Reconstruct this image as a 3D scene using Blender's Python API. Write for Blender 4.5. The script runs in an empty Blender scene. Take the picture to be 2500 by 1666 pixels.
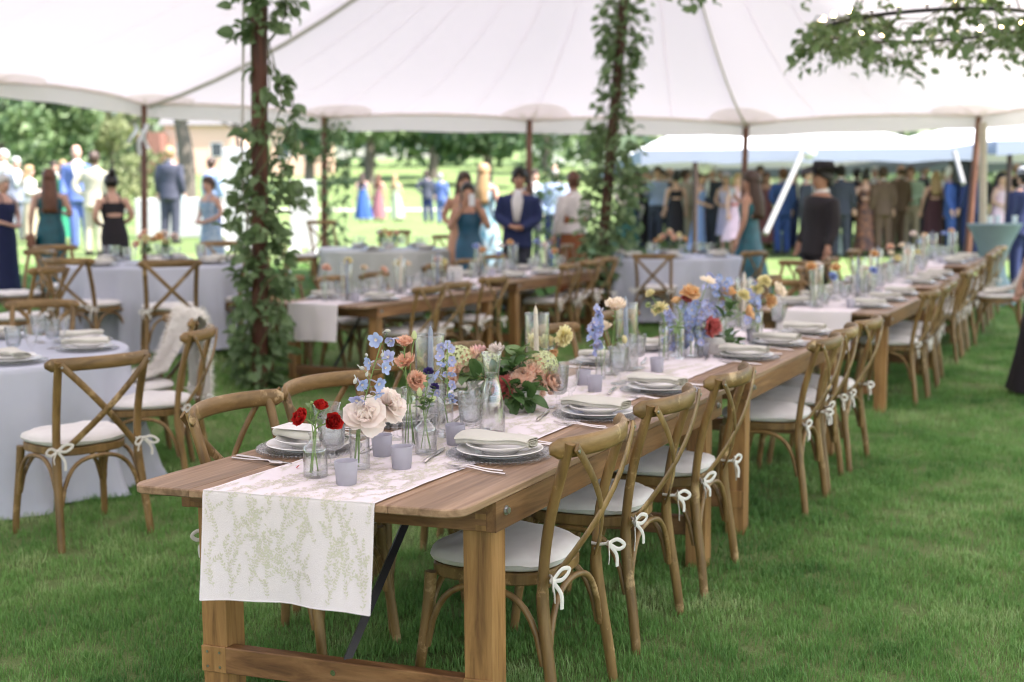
import bpy, math, random
import numpy as np
from mathutils import Vector, Matrix
SC = bpy.context.scene
COL = SC.collection
pi, sin, cos = math.pi, math.sin, math.cos
rad = math.radians

# ---------------------------------------------------------------- camera, world, sun, exposure
CAM_H, PITCH, ROLL, FPX = 1.529, 0.1135, -0.0075, 2814.0     # FPX: focal length in pixels of a 2500 px wide frame
_cp, _sp, _cr, _sr = cos(PITCH), sin(PITCH), cos(ROLL), sin(ROLL)
_f = Vector((0, _cp, -_sp)); _u0 = Vector((0, _sp, _cp)); _r0 = Vector((1, 0, 0))
_r = _r0 * _cr + _u0 * _sr; _u = -_r0 * _sr + _u0 * _cr
cd = bpy.data.cameras.new('camera'); cam = bpy.data.objects.new('camera', cd); COL.objects.link(cam)
cam.matrix_world = Matrix(((_r.x, _u.x, -_f.x, 0), (_r.y, _u.y, -_f.y, 0), (_r.z, _u.z, -_f.z, CAM_H), (0, 0, 0, 1)))
cd.sensor_width = 36; cd.lens = FPX / 2500 * 36; cd.clip_start = .05; cd.clip_end = 3000
cd.dof.use_dof = True; cd.dof.focus_distance = 3.55; cd.dof.aperture_fstop = 2.0
SC.camera = cam
world = bpy.data.worlds.new('World'); SC.world = world; world.use_nodes = True
SUN_EL, SUN_AZ = rad(60), rad(112)            # azimuth measured from +Y towards +X
nt = world.node_tree; bg = nt.nodes['Background']
sky = nt.nodes.new('ShaderNodeTexSky'); sky.sky_type = 'NISHITA'; sky.sun_disc = False
sky.sun_elevation = SUN_EL; sky.sun_rotation = SUN_AZ; sky.air_density = 1.0; sky.dust_density = 2.0
nt.links.new(sky.outputs[0], bg.inputs[0]); bg.inputs[1].default_value = 0.15
sd = bpy.data.lights.new('sun', 'SUN'); sd.energy = 4.2; sd.angle = rad(.53); sd.color = (1, .95, .88)
sun = bpy.data.objects.new('sun', sd); COL.objects.link(sun)
_sv = Vector((sin(SUN_AZ) * cos(SUN_EL), cos(SUN_AZ) * cos(SUN_EL), sin(SUN_EL)))
sun.rotation_euler = _sv.to_track_quat('Z', 'Y').to_euler()
SC.view_settings.view_transform = 'Standard'; SC.view_settings.look = 'None'
SC.view_settings.exposure = 2.06; SC.view_settings.gamma = 1.0
SC.render.engine = 'CYCLES'
cy = SC.cycles; cy.filter_width = 1.1
cy.use_denoising = True; cy.max_bounces = 14; cy.diffuse_bounces = 5; cy.glossy_bounces = 4
cy.transmission_bounces = 8; cy.transparent_max_bounces = 24; cy.caustics_reflective = False; cy.caustics_refractive = False
cy.sample_clamp_indirect = 6

# ---------------------------------------------------------------- terrain and placing helpers
def sm(t): t = max(0., min(1., t)); return t * t * (3 - 2 * t)
def gz(x, y):
    t = max(0., y - 8.7)
    if t < 9.3: a = .005 * t * t
    else:
        q = t - 9.3; a = .4325 + .093 * 6 * (1 - math.exp(-q / 6)) * .8
    b = .27 * sm((-x - 1.2) / 1.9) * sm((y - 7) / 3.2)
    h = 0
    if y > 40: q = y - 40; h = .0009 * q * q if q < 40 else 1.44 + .072 * (q - 40)
    return a + b + h * (1 - .45 * sm((x - 5) / 30))
def ray(px, py): return _f + _r * ((px - 1250) / FPX) - _u * ((py - 833) / FPX)
def at(px, py, d):                       # the point seen at photo pixel (px, py), d metres away along Y
    v = ray(px, py); t = d / v.y; return Vector((v.x * t, d, CAM_H + v.z * t))
def onz(px, py, z):
    v = ray(px, py); t = (z - CAM_H) / v.z; return Vector((v.x * t, v.y * t, z))
def ongr(px, py):
    v = ray(px, py); t = 1.
    while t < 200:
        p = v * t
        if CAM_H + p.z < gz(p.x, p.y): break
        t += .02
    return Vector((p.x, p.y, gz(p.x, p.y)))

# ---------------------------------------------------------------- materials
def srgb(r, g, b):
    c = [x / 255 for x in (r, g, b)]
    return tuple(x / 12.92 if x <= .04045 else ((x + .055) / 1.055) ** 2.4 for x in c)
MATS = {}
def new_mat(name):
    m = bpy.data.materials.new(name); m.use_nodes = True; t = m.node_tree
    return m, t, t.nodes, t.links, t.nodes['Principled BSDF']
def ramp(N, c1, c2, p1=.3, p2=.7):
    r = N.new('ShaderNodeValToRGB'); e = r.color_ramp.elements
    e[0].position = p1; e[0].color = (*c1, 1); e[1].position = p2; e[1].color = (*c2, 1); return r
def mat(name, c, rough=.6, c2=None, scale=30, detail=3, bump=0, bscale=None, metal=0, sheen=0, trans=0, stretch=None, spec=None, p=(.3, .7)):
    if name in MATS: return MATS[name]
    m, t, N, L, b = new_mat(name)
    b.inputs['Roughness'].default_value = rough; b.inputs['Metallic'].default_value = metal
    if spec is not None: b.inputs['Specular IOR Level'].default_value = spec
    if sheen: b.inputs['Sheen Weight'].default_value = sheen
    c2 = c2 or tuple(x * .82 for x in c)
    tc = N.new('ShaderNodeTexCoord'); src = tc.outputs['Object']
    if stretch:
        mp = N.new('ShaderNodeMapping'); mp.inputs['Scale'].default_value = stretch; L.new(src, mp.inputs[0]); src = mp.outputs[0]
    n = N.new('ShaderNodeTexNoise'); n.inputs['Scale'].default_value = scale; n.inputs['Detail'].default_value = detail
    L.new(src, n.inputs['Vector'])
    r = ramp(N, c2, c, *p); L.new(n.outputs[0], r.inputs[0]); L.new(r.outputs[0], b.inputs['Base Color'])
    if bump:
        n2 = N.new('ShaderNodeTexNoise'); n2.inputs['Scale'].default_value = bscale or scale * 3; n2.inputs['Detail'].default_value = 4
        L.new(src, n2.inputs['Vector'])
        bp = N.new('ShaderNodeBump'); bp.inputs['Strength'].default_value = bump; bp.inputs['Distance'].default_value = .01
        L.new(n2.outputs[0], bp.inputs['Height']); L.new(bp.outputs[0], b.inputs['Normal'])
    if trans:                                # thin leaf / cloth: part of the light passes through
        tr = N.new('ShaderNodeBsdfTranslucent'); L.new(r.outputs[0], tr.inputs[0])
        mx = N.new('ShaderNodeMixShader'); mx.inputs[0].default_value = trans
        L.new(b.outputs[0], mx.inputs[1]); L.new(tr.outputs[0], mx.inputs[2])
        L.new(mx.outputs[0], N['Material Output'].inputs[0])
    MATS[name] = m; return m
def wood(name, dark, mid, light, stretch, rough=.5, bump=.25, wear=None, wscale=9):
    m, t, N, L, b = new_mat(name)
    tc = N.new('ShaderNodeTexCoord'); oi = N.new('ShaderNodeObjectInfo')
    ad = N.new('ShaderNodeVectorMath'); ad.operation = 'MULTIPLY_ADD'
    L.new(oi.outputs['Random'], ad.inputs[0]); ad.inputs[1].default_value = (7.3, 11.1, 5.7); L.new(tc.outputs['Object'], ad.inputs[2])
    mp = N.new('ShaderNodeMapping'); mp.inputs['Scale'].default_value = stretch; L.new(ad.outputs[0], mp.inputs[0])
    n = N.new('ShaderNodeTexNoise'); n.inputs['Scale'].default_value = 1.; n.inputs['Detail'].default_value = 7; n.inputs['Roughness'].default_value = .62; n.inputs['Distortion'].default_value = .6
    L.new(mp.outputs[0], n.inputs['Vector'])
    r = N.new('ShaderNodeValToRGB'); e = r.color_ramp.elements
    e[0].position = .31; e[0].color = (*dark, 1); e[1].position = .70; e[1].color = (*light, 1)
    k = e.new(.5); k.color = (*mid, 1)
    L.new(n.outputs[0], r.inputs[0]); col = r.outputs[0]
    mp2 = N.new('ShaderNodeMapping'); mp2.inputs['Scale'].default_value = tuple(s * .22 for s in stretch); L.new(ad.outputs[0], mp2.inputs[0])
    n3 = N.new('ShaderNodeTexNoise'); n3.inputs['Scale'].default_value = 1.; n3.inputs['Detail'].default_value = 3; L.new(mp2.outputs[0], n3.inputs['Vector'])
    mr = N.new('ShaderNodeMapRange'); mr.inputs[1].default_value = .3; mr.inputs[2].default_value = .7; mr.inputs[3].default_value = .68; mr.inputs[4].default_value = 1.22
    L.new(n3.outputs[0], mr.inputs[0])
    mu = N.new('ShaderNodeMix'); mu.data_type = 'RGBA'; mu.blend_type = 'MULTIPLY'; mu.inputs[0].default_value = 1
    L.new(col, mu.inputs[6]); L.new(mr.outputs[0], mu.inputs[7]); col = mu.outputs[2]
    if wear:
        n2 = N.new('ShaderNodeTexNoise'); n2.inputs['Scale'].default_value = wscale; n2.inputs['Detail'].default_value = 6; n2.inputs['Roughness'].default_value = .7
        L.new(ad.outputs[0], n2.inputs['Vector'])
        r2 = ramp(N, (0, 0, 0), (1, 1, 1), .575, .68); L.new(n2.outputs[0], r2.inputs[0])
        mx = N.new('ShaderNodeMix'); mx.data_type = 'RGBA'; L.new(r2.outputs[0], mx.inputs[0]); L.new(col, mx.inputs[6]); mx.inputs[7].default_value = (*wear, 1)
        col = mx.outputs[2]
    L.new(col, b.inputs['Base Color']); b.inputs['Roughness'].default_value = rough
    bp = N.new('ShaderNodeBump'); bp.inputs['Strength'].default_value = bump; bp.inputs['Distance'].default_value = .004
    L.new(n.outputs[0], bp.inputs['Height']); L.new(bp.outputs[0], b.inputs['Normal'])
    MATS[name] = m; return m
def thin_glass(name, tint=(1, 1, 1), refl=1.0, rough=.02, bump=0, bscale=60, cut=False):
    m, t, N, L, b = new_mat(name); N.remove(b)
    tr = N.new('ShaderNodeBsdfTransparent'); tr.inputs[0].default_value = (*tint, 1)
    gl = N.new('ShaderNodeBsdfGlossy'); gl.inputs['Roughness'].default_value = rough
    fr = N.new('ShaderNodeLayerWeight'); fr.inputs[0].default_value = .46 * refl
    mx = N.new('ShaderNodeMixShader')
    ab_ = N.new('ShaderNodeMath'); ab_.operation = 'POWER'; ab_.inputs[1].default_value = 3.0; L.new(fr.outputs['Facing'], ab_.inputs[0])
    tm = N.new('ShaderNodeMix'); tm.data_type = 'RGBA'; tm.inputs[6].default_value = (*tint, 1); tm.inputs[7].default_value = tuple(x * .62 for x in tint) + (1,)
    L.new(ab_.outputs[0], tm.inputs[0]); L.new(tm.outputs[2], tr.inputs[0])
    mr = N.new('ShaderNodeMath'); mr.operation = 'MULTIPLY_ADD'; mr.inputs[1].default_value = .9; mr.inputs[2].default_value = .05; mr.use_clamp = True
    L.new(fr.outputs['Facing'], mr.inputs[0])
    pw = N.new('ShaderNodeMath'); pw.operation = 'POWER'; pw.inputs[1].default_value = 1.7; L.new(fr.outputs['Facing'], pw.inputs[0]); L.new(pw.outputs[0], mr.inputs[0])
    L.new(mr.outputs[0], mx.inputs[0]); L.new(tr.outputs[0], mx.inputs[1]); L.new(gl.outputs[0], mx.inputs[2])
    out = mx
    if bump:
        tc = N.new('ShaderNodeTexCoord'); v = N.new('ShaderNodeTexVoronoi'); v.inputs['Scale'].default_value = bscale
        L.new(tc.outputs['Object'], v.inputs['Vector'])
        bp = N.new('ShaderNodeBump'); bp.inputs['Strength'].default_value = bump; bp.inputs['Distance'].default_value = .01
        L.new(v.outputs[0], bp.inputs['Height']); L.new(bp.outputs[0], gl.inputs['Normal']); L.new(bp.outputs[0], fr.inputs['Normal'])
    if cut:
        rf = N.new('ShaderNodeBsdfRefraction'); rf.inputs['IOR'].default_value = 1.33; rf.inputs['Color'].default_value = (*tint, 1); rf.inputs['Roughness'].default_value = .03
        m2 = N.new('ShaderNodeMixShader'); m2.inputs[0].default_value = .28
        L.new(mx.outputs[0], m2.inputs[1]); L.new(rf.outputs[0], m2.inputs[2]); out = m2
    L.new(out.outputs[0], N['Material Output'].inputs[0])
    MATS[name] = m; return m

TABLE_ST = (1.9, 38, 38)
M_plank = wood('table_plank_wood', (.165, .092, .050), (.285, .175, .104), (.42, .275, .175), TABLE_ST, .48, .2)
M_apron = wood('table_apron_wood', (.11, .048, .018), (.225, .108, .042), (.33, .175, .075), (2.2, 26, 26), .5, .3)
M_leg = wood('table_leg_wood', (.13, .060, .020), (.29, .15, .050), (.42, .235, .09), (30, 30, 2.2), .5, .3)
M_chair = wood('chair_wood', (.125, .070, .024), (.205, .122, .042), (.285, .178, .070), (22, 22, 4), .42, .25, (.50, .34, .17), 7)
M_apron_y = wood('table_cross_wood', (.11, .048, .018), (.225, .108, .042), (.33, .175, .075), (26, 2.2, 26), .5, .3)
M_rail = wood('chair_rail_wood', (.13, .074, .026), (.215, .128, .045), (.30, .188, .078), (4, 20, 24), .42, .25, (.50, .36, .19), 9)
M_pole2 = wood('perimeter_pole_wood', (.075, .028, .018), (.17, .070, .042), (.26, .12, .075), (16, 16, 1.2), .6, .3)
M_pole = wood('pole_wood', (.030, .010, .006), (.085, .027, .015), (.15, .055, .03), (16, 16, 1.2), .6, .3)
M_cushion = mat('cushion_cloth', (.74, .71, .69), .9, (.66, .63, .61), 14, bump=.15, bscale=420, sheen=.2)
M_tie = mat('tie_cloth', (.78, .75, .70), .9, bump=.1, bscale=300)
M_runner = mat('runner_linen', (.85, .775, .805), .92, (.80, .73, .76), 3, bump=.25, bscale=500)
M_print = mat('runner_print', (.70, .675, .56), .95, (.64, .615, .50), 40)
M_napkin = mat('napkin_linen', (.66, .645, .58), .92, (.58, .565, .505), 8, bump=.3, bscale=420)
M_china = mat('white_china', (.80, .785, .775), .12, (.78, .765, .755), 5)
M_bowl = mat('ceramic_bowl', (.74, .70, .67), .5, bump=.15, bscale=40)
M_paper = mat('card_paper', (.80, .775, .76), .8)
M_glass = thin_glass('clear_glass', (.992, .994, .996), .8)
M_cut = thin_glass('cut_crystal', (.965, .972, .985), 1.0, .03, .28, 85, True)
M_charger = thin_glass('charger_glass', (.97, .975, .985), 1.0, .05, .6, 90)
M_water = thin_glass('water', (.97, .977, .984), .5, .01)
M_frost = mat('frosted_glass', (.60, .585, .66), .45, (.55, .535, .61), 10, trans=.45)
M_silver = mat('silver_metal', (.72, .68, .66), .22, (.62, .58, .56), 40, metal=1)
M_steel = mat('bolt_steel', (.55, .56, .58), .35, metal=1)
M_black = mat('black_metal', (.012, .011, .013), .4)
M_taper_i = mat('ivory_wax', (.74, .66, .54), .5)
M_taper_b = mat('blue_wax', (.30, .345, .46), .5)
M_stem = mat('stem_green', (.24, .36, .11), .55, (.17, .28, .08), 30)
M_leaf = mat('leaf_green', (.10, .19, .055), .45, (.055, .12, .035), 9, trans=.22)
M_leaf2 = mat('leaf_light_green', (.22, .32, .13), .5, (.14, .23, .08), 9, trans=.25)
M_vine = mat('vine_leaf', (.26, .36, .18), .42, (.12, .20, .085), 4, trans=.4)
M_cloth = mat('blue_grey_tablecloth', (.50, .52, .60), .9, (.45, .47, .55), 3, bump=.1, bscale=300)
M_cloth2 = mat('sage_tablecloth', (.50, .51, .49), .9, (.44, .45, .43), 3)
M_fur = mat('fur_throw', (.95, .92, .87), .95, (.90, .86, .80), 16, bump=.8, bscale=120, sheen=.5)

# ---------------------------------------------------------------- mesh builder
class MB:
    def __init__(s): s.v = []; s.f = []; s.m = []
    def add(s, vs, fs, mi=0, M=None):
        o = len(s.v)
        s.v += [tuple(M @ Vector(p)) for p in vs] if M is not None else [tuple(p) for p in vs]
        s.f += [tuple(i + o for i in f) for f in fs]; s.m += [mi] * len(fs); return s
    def prism(s, out, z0, z1, ch=0, mi=0, M=None, fn=None):          # plan outline (ccw) extruded with chamfered rims
        n = len(out); cx = sum(p[0] for p in out) / n; cyy = sum(p[1] for p in out) / n
        def ins(d):
            r = []
            for i in range(n):
                a, b, c = out[i - 1], out[i], out[(i + 1) % n]
                e1 = Vector((b[0] - a[0], b[1] - a[1])); e2 = Vector((c[0] - b[0], c[1] - b[1]))
                if e1.length < 1e-9 or e2.length < 1e-9: r.append(b); continue
                e1.normalize(); e2.normalize()
                nn = Vector((-e1.y - e2.y, e1.x + e2.x)); q = nn.length
                if q < 1e-6: r.append(b); continue
                nn /= q; k = d / max(.35, nn.dot(Vector((-e1.y, e1.x))))
                r.append((b[0] + nn.x * k, b[1] + nn.y * k))
            return r
        rows = [(out, z0), (out, z1)] if not ch else [(ins(ch), z0), (out, z0 + ch), (out, z1 - ch), (ins(ch), z1)]
        vs = [(p[0], p[1], z) for o, z in rows for p in o]
        if fn: vs = [fn(*p) for p in vs]
        fs = []
        for k in range(len(rows) - 1):
            for i in range(n):
                j = (i + 1) % n; fs.append((k * n + i, k * n + j, (k + 1) * n + j, (k + 1) * n + i))
        fs.append(tuple(range(n))[::-1]); fs.append(tuple(range((len(rows) - 1) * n, len(rows) * n)))
        return s.add(vs, fs, mi, M)
    def box(s, x0, x1, y0, y1, z0, z1, ch=0, mi=0, M=None, fn=None):
        return s.prism([(x0, y0), (x1, y0), (x1, y1), (x0, y1)], z0, z1, ch, mi, M, fn)
    def tube(s, pts, r, n=8, mi=0, up=None, M=None, caps=True):      # r: number, (rx, ry) or a list of either
        pts = [Vector(p) for p in pts]; k = len(pts); vs = []; fs = []; prev = None
        for i, p in enumerate(pts):
            t = (pts[min(i + 1, k - 1)] - pts[max(i - 1, 0)]); t = t.normalized() if t.length > 1e-9 else Vector((0, 0, 1))
            if prev is None:
                a = Vector(up) if up else (Vector((0, 0, 1)) if abs(t.z) < .9 else Vector((1, 0, 0)))
            else: a = prev
            a = a - t * a.dot(t); a = a.normalized() if a.length > 1e-6 else t.orthogonal().normalized()
            b = t.cross(a); prev = a
            q = r[i] if isinstance(r, list) else r
            rx, ry = q if isinstance(q, tuple) else (q, q)
            vs += [p + a * (rx * cos(2 * pi * j / n)) + b * (ry * sin(2 * pi * j / n)) for j in range(n)]
        for i in range(k - 1):
            for j in range(n):
                l = (j + 1) % n; fs.append((i * n + j, i * n + l, (i + 1) * n + l, (i + 1) * n + j))
        if caps: fs.append(tuple(range(n))[::-1]); fs.append(tuple(range((k - 1) * n, k * n)))
        return s.add(vs, fs, mi, M)
    def lathe(s, prof, n=20, mi=0, c=(0, 0, 0), M=None, mod=None):   # prof: (r, z) from the bottom up; mod(angle, z) scales the radius
        vs = []; fs = []; k = len(prof)
        for i, (r, z) in enumerate(prof):
            for j in range(n):
                a = 2 * pi * j / n; q = max(r, 1e-4) * (mod(a, z) if mod else 1)
                vs.append((c[0] + q * cos(a), c[1] + q * sin(a), c[2] + z))
        for i in range(k - 1):
            for j in range(n):
                l = (j + 1) % n; fs.append((i * n + j, i * n + l, (i + 1) * n + l, (i + 1) * n + j))
        return s.add(vs, fs, mi, M)
    def loft(s, rings, mi=0, M=None, caps=True):
        n = len(rings[0]); vs = [p for r in rings for p in r]; fs = []
        for i in range(len(rings) - 1):
            for j in range(n):
                l = (j + 1) % n; fs.append((i * n + j, i * n + l, (i + 1) * n + l, (i + 1) * n + j))
        if caps: fs.append(tuple(range(n))[::-1]); fs.append(tuple(range((len(rings) - 1) * n, len(rings) * n)))
        return s.add(vs, fs, mi, M)
    def grid(s, fn, nu, nv, mi=0, M=None):
        vs = [fn(i / nu, j / nv) for i in range(nu + 1) for j in range(nv + 1)]
        fs = [(i * (nv + 1) + j, (i + 1) * (nv + 1) + j, (i + 1) * (nv + 1) + j + 1, i * (nv + 1) + j + 1) for i in range(nu) for j in range(nv)]
        return s.add(vs, fs, mi, M)
    def ball(s, c, r, n=8, mi=0, M=None):
        rx, ry, rz = r if isinstance(r, tuple) else (r, r, r); h = max(4, n // 2 + 1); rings = []
        for i in range(h + 1):
            t = pi * i / h; q = max(sin(t), .02)
            rings.append([(c[0] + rx * q * cos(2 * pi * j / n), c[1] + ry * q * sin(2 * pi * j / n), c[2] - rz * cos(t)) for j in range(n)])
        return s.loft(rings, mi, M)
    def mesh(s, name, *mats, smooth=40):
        me = bpy.data.meshes.new(name); me.from_pydata(s.v, [], s.f); 
        for m in mats: me.materials.append(m)
        if len(mats) > 1: me.polygons.foreach_set('material_index', s.m)
        if smooth:
            me.polygons.foreach_set('use_smooth', [True] * len(s.f))
            if smooth < 180: me.set_sharp_from_angle(angle=rad(smooth))
        me.update(); return me
def sub(me, levels=1):                     # smooth a mesh with a subdivision pass and keep the result as plain mesh data
    o = bpy.data.objects.new('smoothing', me); COL.objects.link(o)
    md = o.modifiers.new('s', 'SUBSURF'); md.levels = levels
    r = bpy.data.meshes.new_from_object(o.evaluated_get(bpy.context.evaluated_depsgraph_get()))
    bpy.data.objects.remove(o); r.name = me.name; return r
def ob(name, me, parent=None, loc=(0, 0, 0), rot=(0, 0, 0), scale=None, **kw):
    o = bpy.data.objects.new(name, me); COL.objects.link(o); o.location = loc; o.rotation_euler = rot
    if scale is not None: o.scale = scale if hasattr(scale, '__len__') else (scale,) * 3
    if parent is not None: o.parent = parent
    for k, v in kw.items():
        if v is not None: o[k] = v
    return o
def thing(name, label, cat, loc=(0, 0, 0), rz=0, group=None, me=None, rot=None, scale=None, **kw):
    return ob(name, me, None, loc, rot or (0, 0, rz), scale, label=label, category=cat, group=group, **kw)
def curve(pts, n=8):                       # Catmull-Rom through the points
    P = [Vector(p) for p in pts]; P = [P[0] * 2 - P[1]] + P + [P[-1] * 2 - P[-2]]; r = []
    for i in range(1, len(P) - 2):
        for k in range(n):
            t = k / n; a, b, c, d = P[i - 1:i + 3]
            r.append(.5 * (2 * b + (c - a) * t + (2 * a - 5 * b + 4 * c - d) * t * t + (3 * b - a - 3 * c + d) * t ** 3))
    r.append(P[-2]); return r
ORD = ['first', 'second', 'third', 'fourth', 'fifth', 'sixth', 'seventh', 'eighth', 'ninth', 'tenth', 'eleventh', 'twelfth']

# ================================================================ SETTING: sky is the world; lawn, grass, hills
R_ = random.Random(7)
def lawn():
    ys = [-14 + i * 1.0 for i in range(60)] + [46 + i * 4 for i in range(12)] + [95 + i * 9 for i in range(14)] + [230, 260, 320, 420]
    xs = sorted(set([-160, -120, -90, -70, -55] + [-45 + i * 3 for i in range(12)] + [-9 + i * 1. for i in range(20)] + [12 + i * 3 for i in range(12)] + [55, 70, 90, 120, 160]))
    b = MB(); n = len(xs)
    b.v = [(x, y, gz(x, y)) for y in ys for x in xs]
    b.f = [(j * n + i, j * n + i + 1, (j + 1) * n + i + 1, (j + 1) * n + i) for j in range(len(ys) - 1) for i in range(n - 1)]; b.m = [0] * len(b.f)
    m, t, N, L, p = new_mat('lawn_soil_and_turf')
    tc = N.new('ShaderNodeTexCoord')
    n1 = N.new('ShaderNodeTexNoise'); n1.inputs['Scale'].default_value = 1.1; n1.inputs['Detail'].default_value = 6; L.new(tc.outputs['Object'], n1.inputs[0])
    n2 = N.new('ShaderNodeTexNoise'); n2.inputs['Scale'].default_value = 70; n2.inputs['Detail'].default_value = 3; L.new(tc.outputs['Object'], n2.inputs[0])
    ad = N.new('ShaderNodeMath'); ad.operation = 'MULTIPLY_ADD'; ad.inputs[1].default_value = .45; L.new(n2.outputs[0], ad.inputs[0]); L.new(n1.outputs[0], ad.inputs[2])
    r = ramp(N, (.10, .165, .05), (.20, .245, .105), .5, .95); L.new(ad.outputs[0], r.inputs[0]); L.new(r.outputs[0], p.inputs['Base Color'])
    p.inputs['Roughness'].default_value = .95; p.inputs['Specular IOR Level'].default_value = .1
    bp = N.new('ShaderNodeBump'); bp.inputs['Strength'].default_value = .7; bp.inputs['Distance'].default_value = .04; L.new(n2.outputs[0], bp.inputs['Height']); L.new(bp.outputs[0], p.inputs['Normal'])
    ob('lawn', b.mesh('lawn', m, smooth=180), kind='structure')
lawn()
def grass():
    tc_ = bpy.data.collections.new('turf_tufts')
    def gm(name, c1, c2, c3):
        m, t, N, L, p = new_mat(name)
        oi = N.new('ShaderNodeObjectInfo'); r = N.new('ShaderNodeValToRGB'); e = r.color_ramp.elements
        e[0].position = 0; e[0].color = (*c1, 1); e[1].position = 1; e[1].color = (*c3, 1); k = e.new(.55); k.color = (*c2, 1)
        g = N.new('ShaderNodeNewGeometry'); ns = N.new('ShaderNodeTexNoise'); ns.inputs['Scale'].default_value = 1.3; ns.inputs['Detail'].default_value = 4
        L.new(g.outputs['Position'], ns.inputs['Vector'])
        ma = N.new('ShaderNodeMath'); ma.operation = 'MULTIPLY_ADD'; ma.inputs[1].default_value = .35; L.new(oi.outputs['Random'], ma.inputs[0])
        mr = N.new('ShaderNodeMapRange'); mr.inputs[1].default_value = .35; mr.inputs[2].default_value = .7; mr.inputs[3].default_value = 0; mr.inputs[4].default_value = .65
        L.new(ns.outputs[0], mr.inputs[0]); L.new(mr.outputs[0], ma.inputs[2]); L.new(ma.outputs[0], r.inputs[0])
        L.new(r.outputs[0], p.inputs['Base Color']); p.inputs['Roughness'].default_value = .55; p.inputs['Specular IOR Level'].default_value = .3
        tr = N.new('ShaderNodeBsdfTranslucent'); L.new(r.outputs[0], tr.inputs[0]); mx = N.new('ShaderNodeMixShader'); mx.inputs[0].default_value = .3
        L.new(p.outputs[0], mx.inputs[1]); L.new(tr.outputs[0], mx.inputs[2]); L.new(mx.outputs[0], N['Material Output'].inputs[0]); return m
    gmat = gm('grass_blades', (.075, .19, .048), (.195, .375, .10), (.52, .60, .30))
    for k in range(6):
        b = MB()
        for i in range(34):
            a = R_.uniform(0, 2 * pi); q = .06 * math.sqrt(R_.random()); x, y = q * cos(a), q * sin(a)
            h = R_.uniform(.016, .039); w = R_.uniform(.0010, .0018); d = R_.uniform(0, 2 * pi); le = R_.uniform(.1, .75) * h
            dx, dy = cos(d), sin(d); px, py = -dy * w, dx * w
            b.add([(x - px, y - py, -.006), (x + px, y + py, -.006), (x + dx * le * .35 + px * .8, y + dy * le * .35 + py * .8, h * .6), (x + dx * le * .35 - px * .8, y + dy * le * .35 - py * .8, h * .6), (x + dx * le, y + dy * le, h)],
                  [(0, 1, 2, 3), (3, 2, 4)])
        o = bpy.data.objects.new('grass_tuft', b.mesh('grass_tuft', gmat, smooth=0)); tc_.objects.link(o)
    pts = []; sc = []
    def fill(y0, y1, dens, s):
        y = y0
        n = 0
        area = lambda yy: 2 * (.4443 * yy * 1.42 + .8)
        tot = int((y1 - y0) * area((y0 + y1) / 2) * dens)
        while n < tot:
            yy = R_.uniform(y0, y1); w = .4443 * yy * 1.42 + .8
            xx = R_.uniform(-.4443 * y1 * 1.42 - .8, .4443 * y1 * 1.42 + .8)
            if abs(xx) > w: continue
            pts.append((xx, yy, gz(xx, yy))); sc.append(s * R_.uniform(.8, 1.25)); n += 1
    fill(2.3, 4.6, 430, 1.0); fill(4.6, 7.5, 240, 1.12); fill(7.5, 12, 110, 1.35); fill(12, 18, 45, 1.8)
    me = bpy.data.meshes.new('grass_points'); me.from_pydata(pts, [], [])
    at_ = me.attributes.new('size', 'FLOAT', 'POINT'); at_.data.foreach_set('value', sc)
    go = ob('grass', me, kind='stuff')
    g = bpy.data.node_groups.new('scatter_turf', 'GeometryNodeTree')
    g.interface.new_socket('Geometry', in_out='INPUT', socket_type='NodeSocketGeometry'); g.interface.new_socket('Geometry', in_out='OUTPUT', socket_type='NodeSocketGeometry')
    N, L = g.nodes, g.links
    gi = N.new('NodeGroupInput'); gout = N.new('NodeGroupOutput'); ip = N.new('GeometryNodeInstanceOnPoints'); ci = N.new('GeometryNodeCollectionInfo')
    ci.inputs[0].default_value = tc_; ci.inputs['Separate Children'].default_value = True; ci.inputs['Reset Children'].default_value = True
    rv = N.new('FunctionNodeRandomValue'); rv.data_type = 'FLOAT_VECTOR'; rv.inputs[0].default_value = (-.12, -.12, 0); rv.inputs[1].default_value = (.12, .12, 6.28)
    na = N.new('GeometryNodeInputNamedAttribute'); na.data_type = 'FLOAT'; na.inputs[0].default_value = 'size'
    L.new(gi.outputs[0], ip.inputs['Points']); L.new(ci.outputs[0], ip.inputs['Instance']); ip.inputs['Pick Instance'].default_value = True
    L.new(rv.outputs[0], ip.inputs['Rotation']); L.new(na.outputs[0], ip.inputs['Scale']); L.new(ip.outputs[0], gout.inputs[0])
    md = go.modifiers.new('scatter', 'NODES'); md.node_group = g
grass()

def hills():
    m = mat('hill_scrub', (.10, .13, .07), 1, (.05, .08, .04), .09, 6)
    for nm, d, hs, x0, x1 in (('hill', 330, 15, -260, 330), ('hill', 420, 34, -380, 420)):
        b = MB(); k = 40; rows = []
        for i in range(k + 1):
            x = x0 + (x1 - x0) * i / k; h = hs * (.55 + .3 * sin(i * .37 + d) + .2 * sin(i * .91 + 1.3)) * sm(i / 6) * sm((k - i) / 6)
            rows.append([(x, d - 40, 8), (x, d - 20, 14 + h * .5), (x, d, 20 + h), (x, d + 30, 14 + h * .6), (x, d + 60, 0)])
        b.v = [p for r in rows for p in r]; b.f = [(i * 5 + j, (i + 1) * 5 + j, (i + 1) * 5 + j + 1, i * 5 + j + 1) for i in range(k) for j in range(4)]; b.m = [0] * len(b.f)
        ob(nm, b.mesh('hill', m, smooth=180), kind='structure')
hills()

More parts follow.
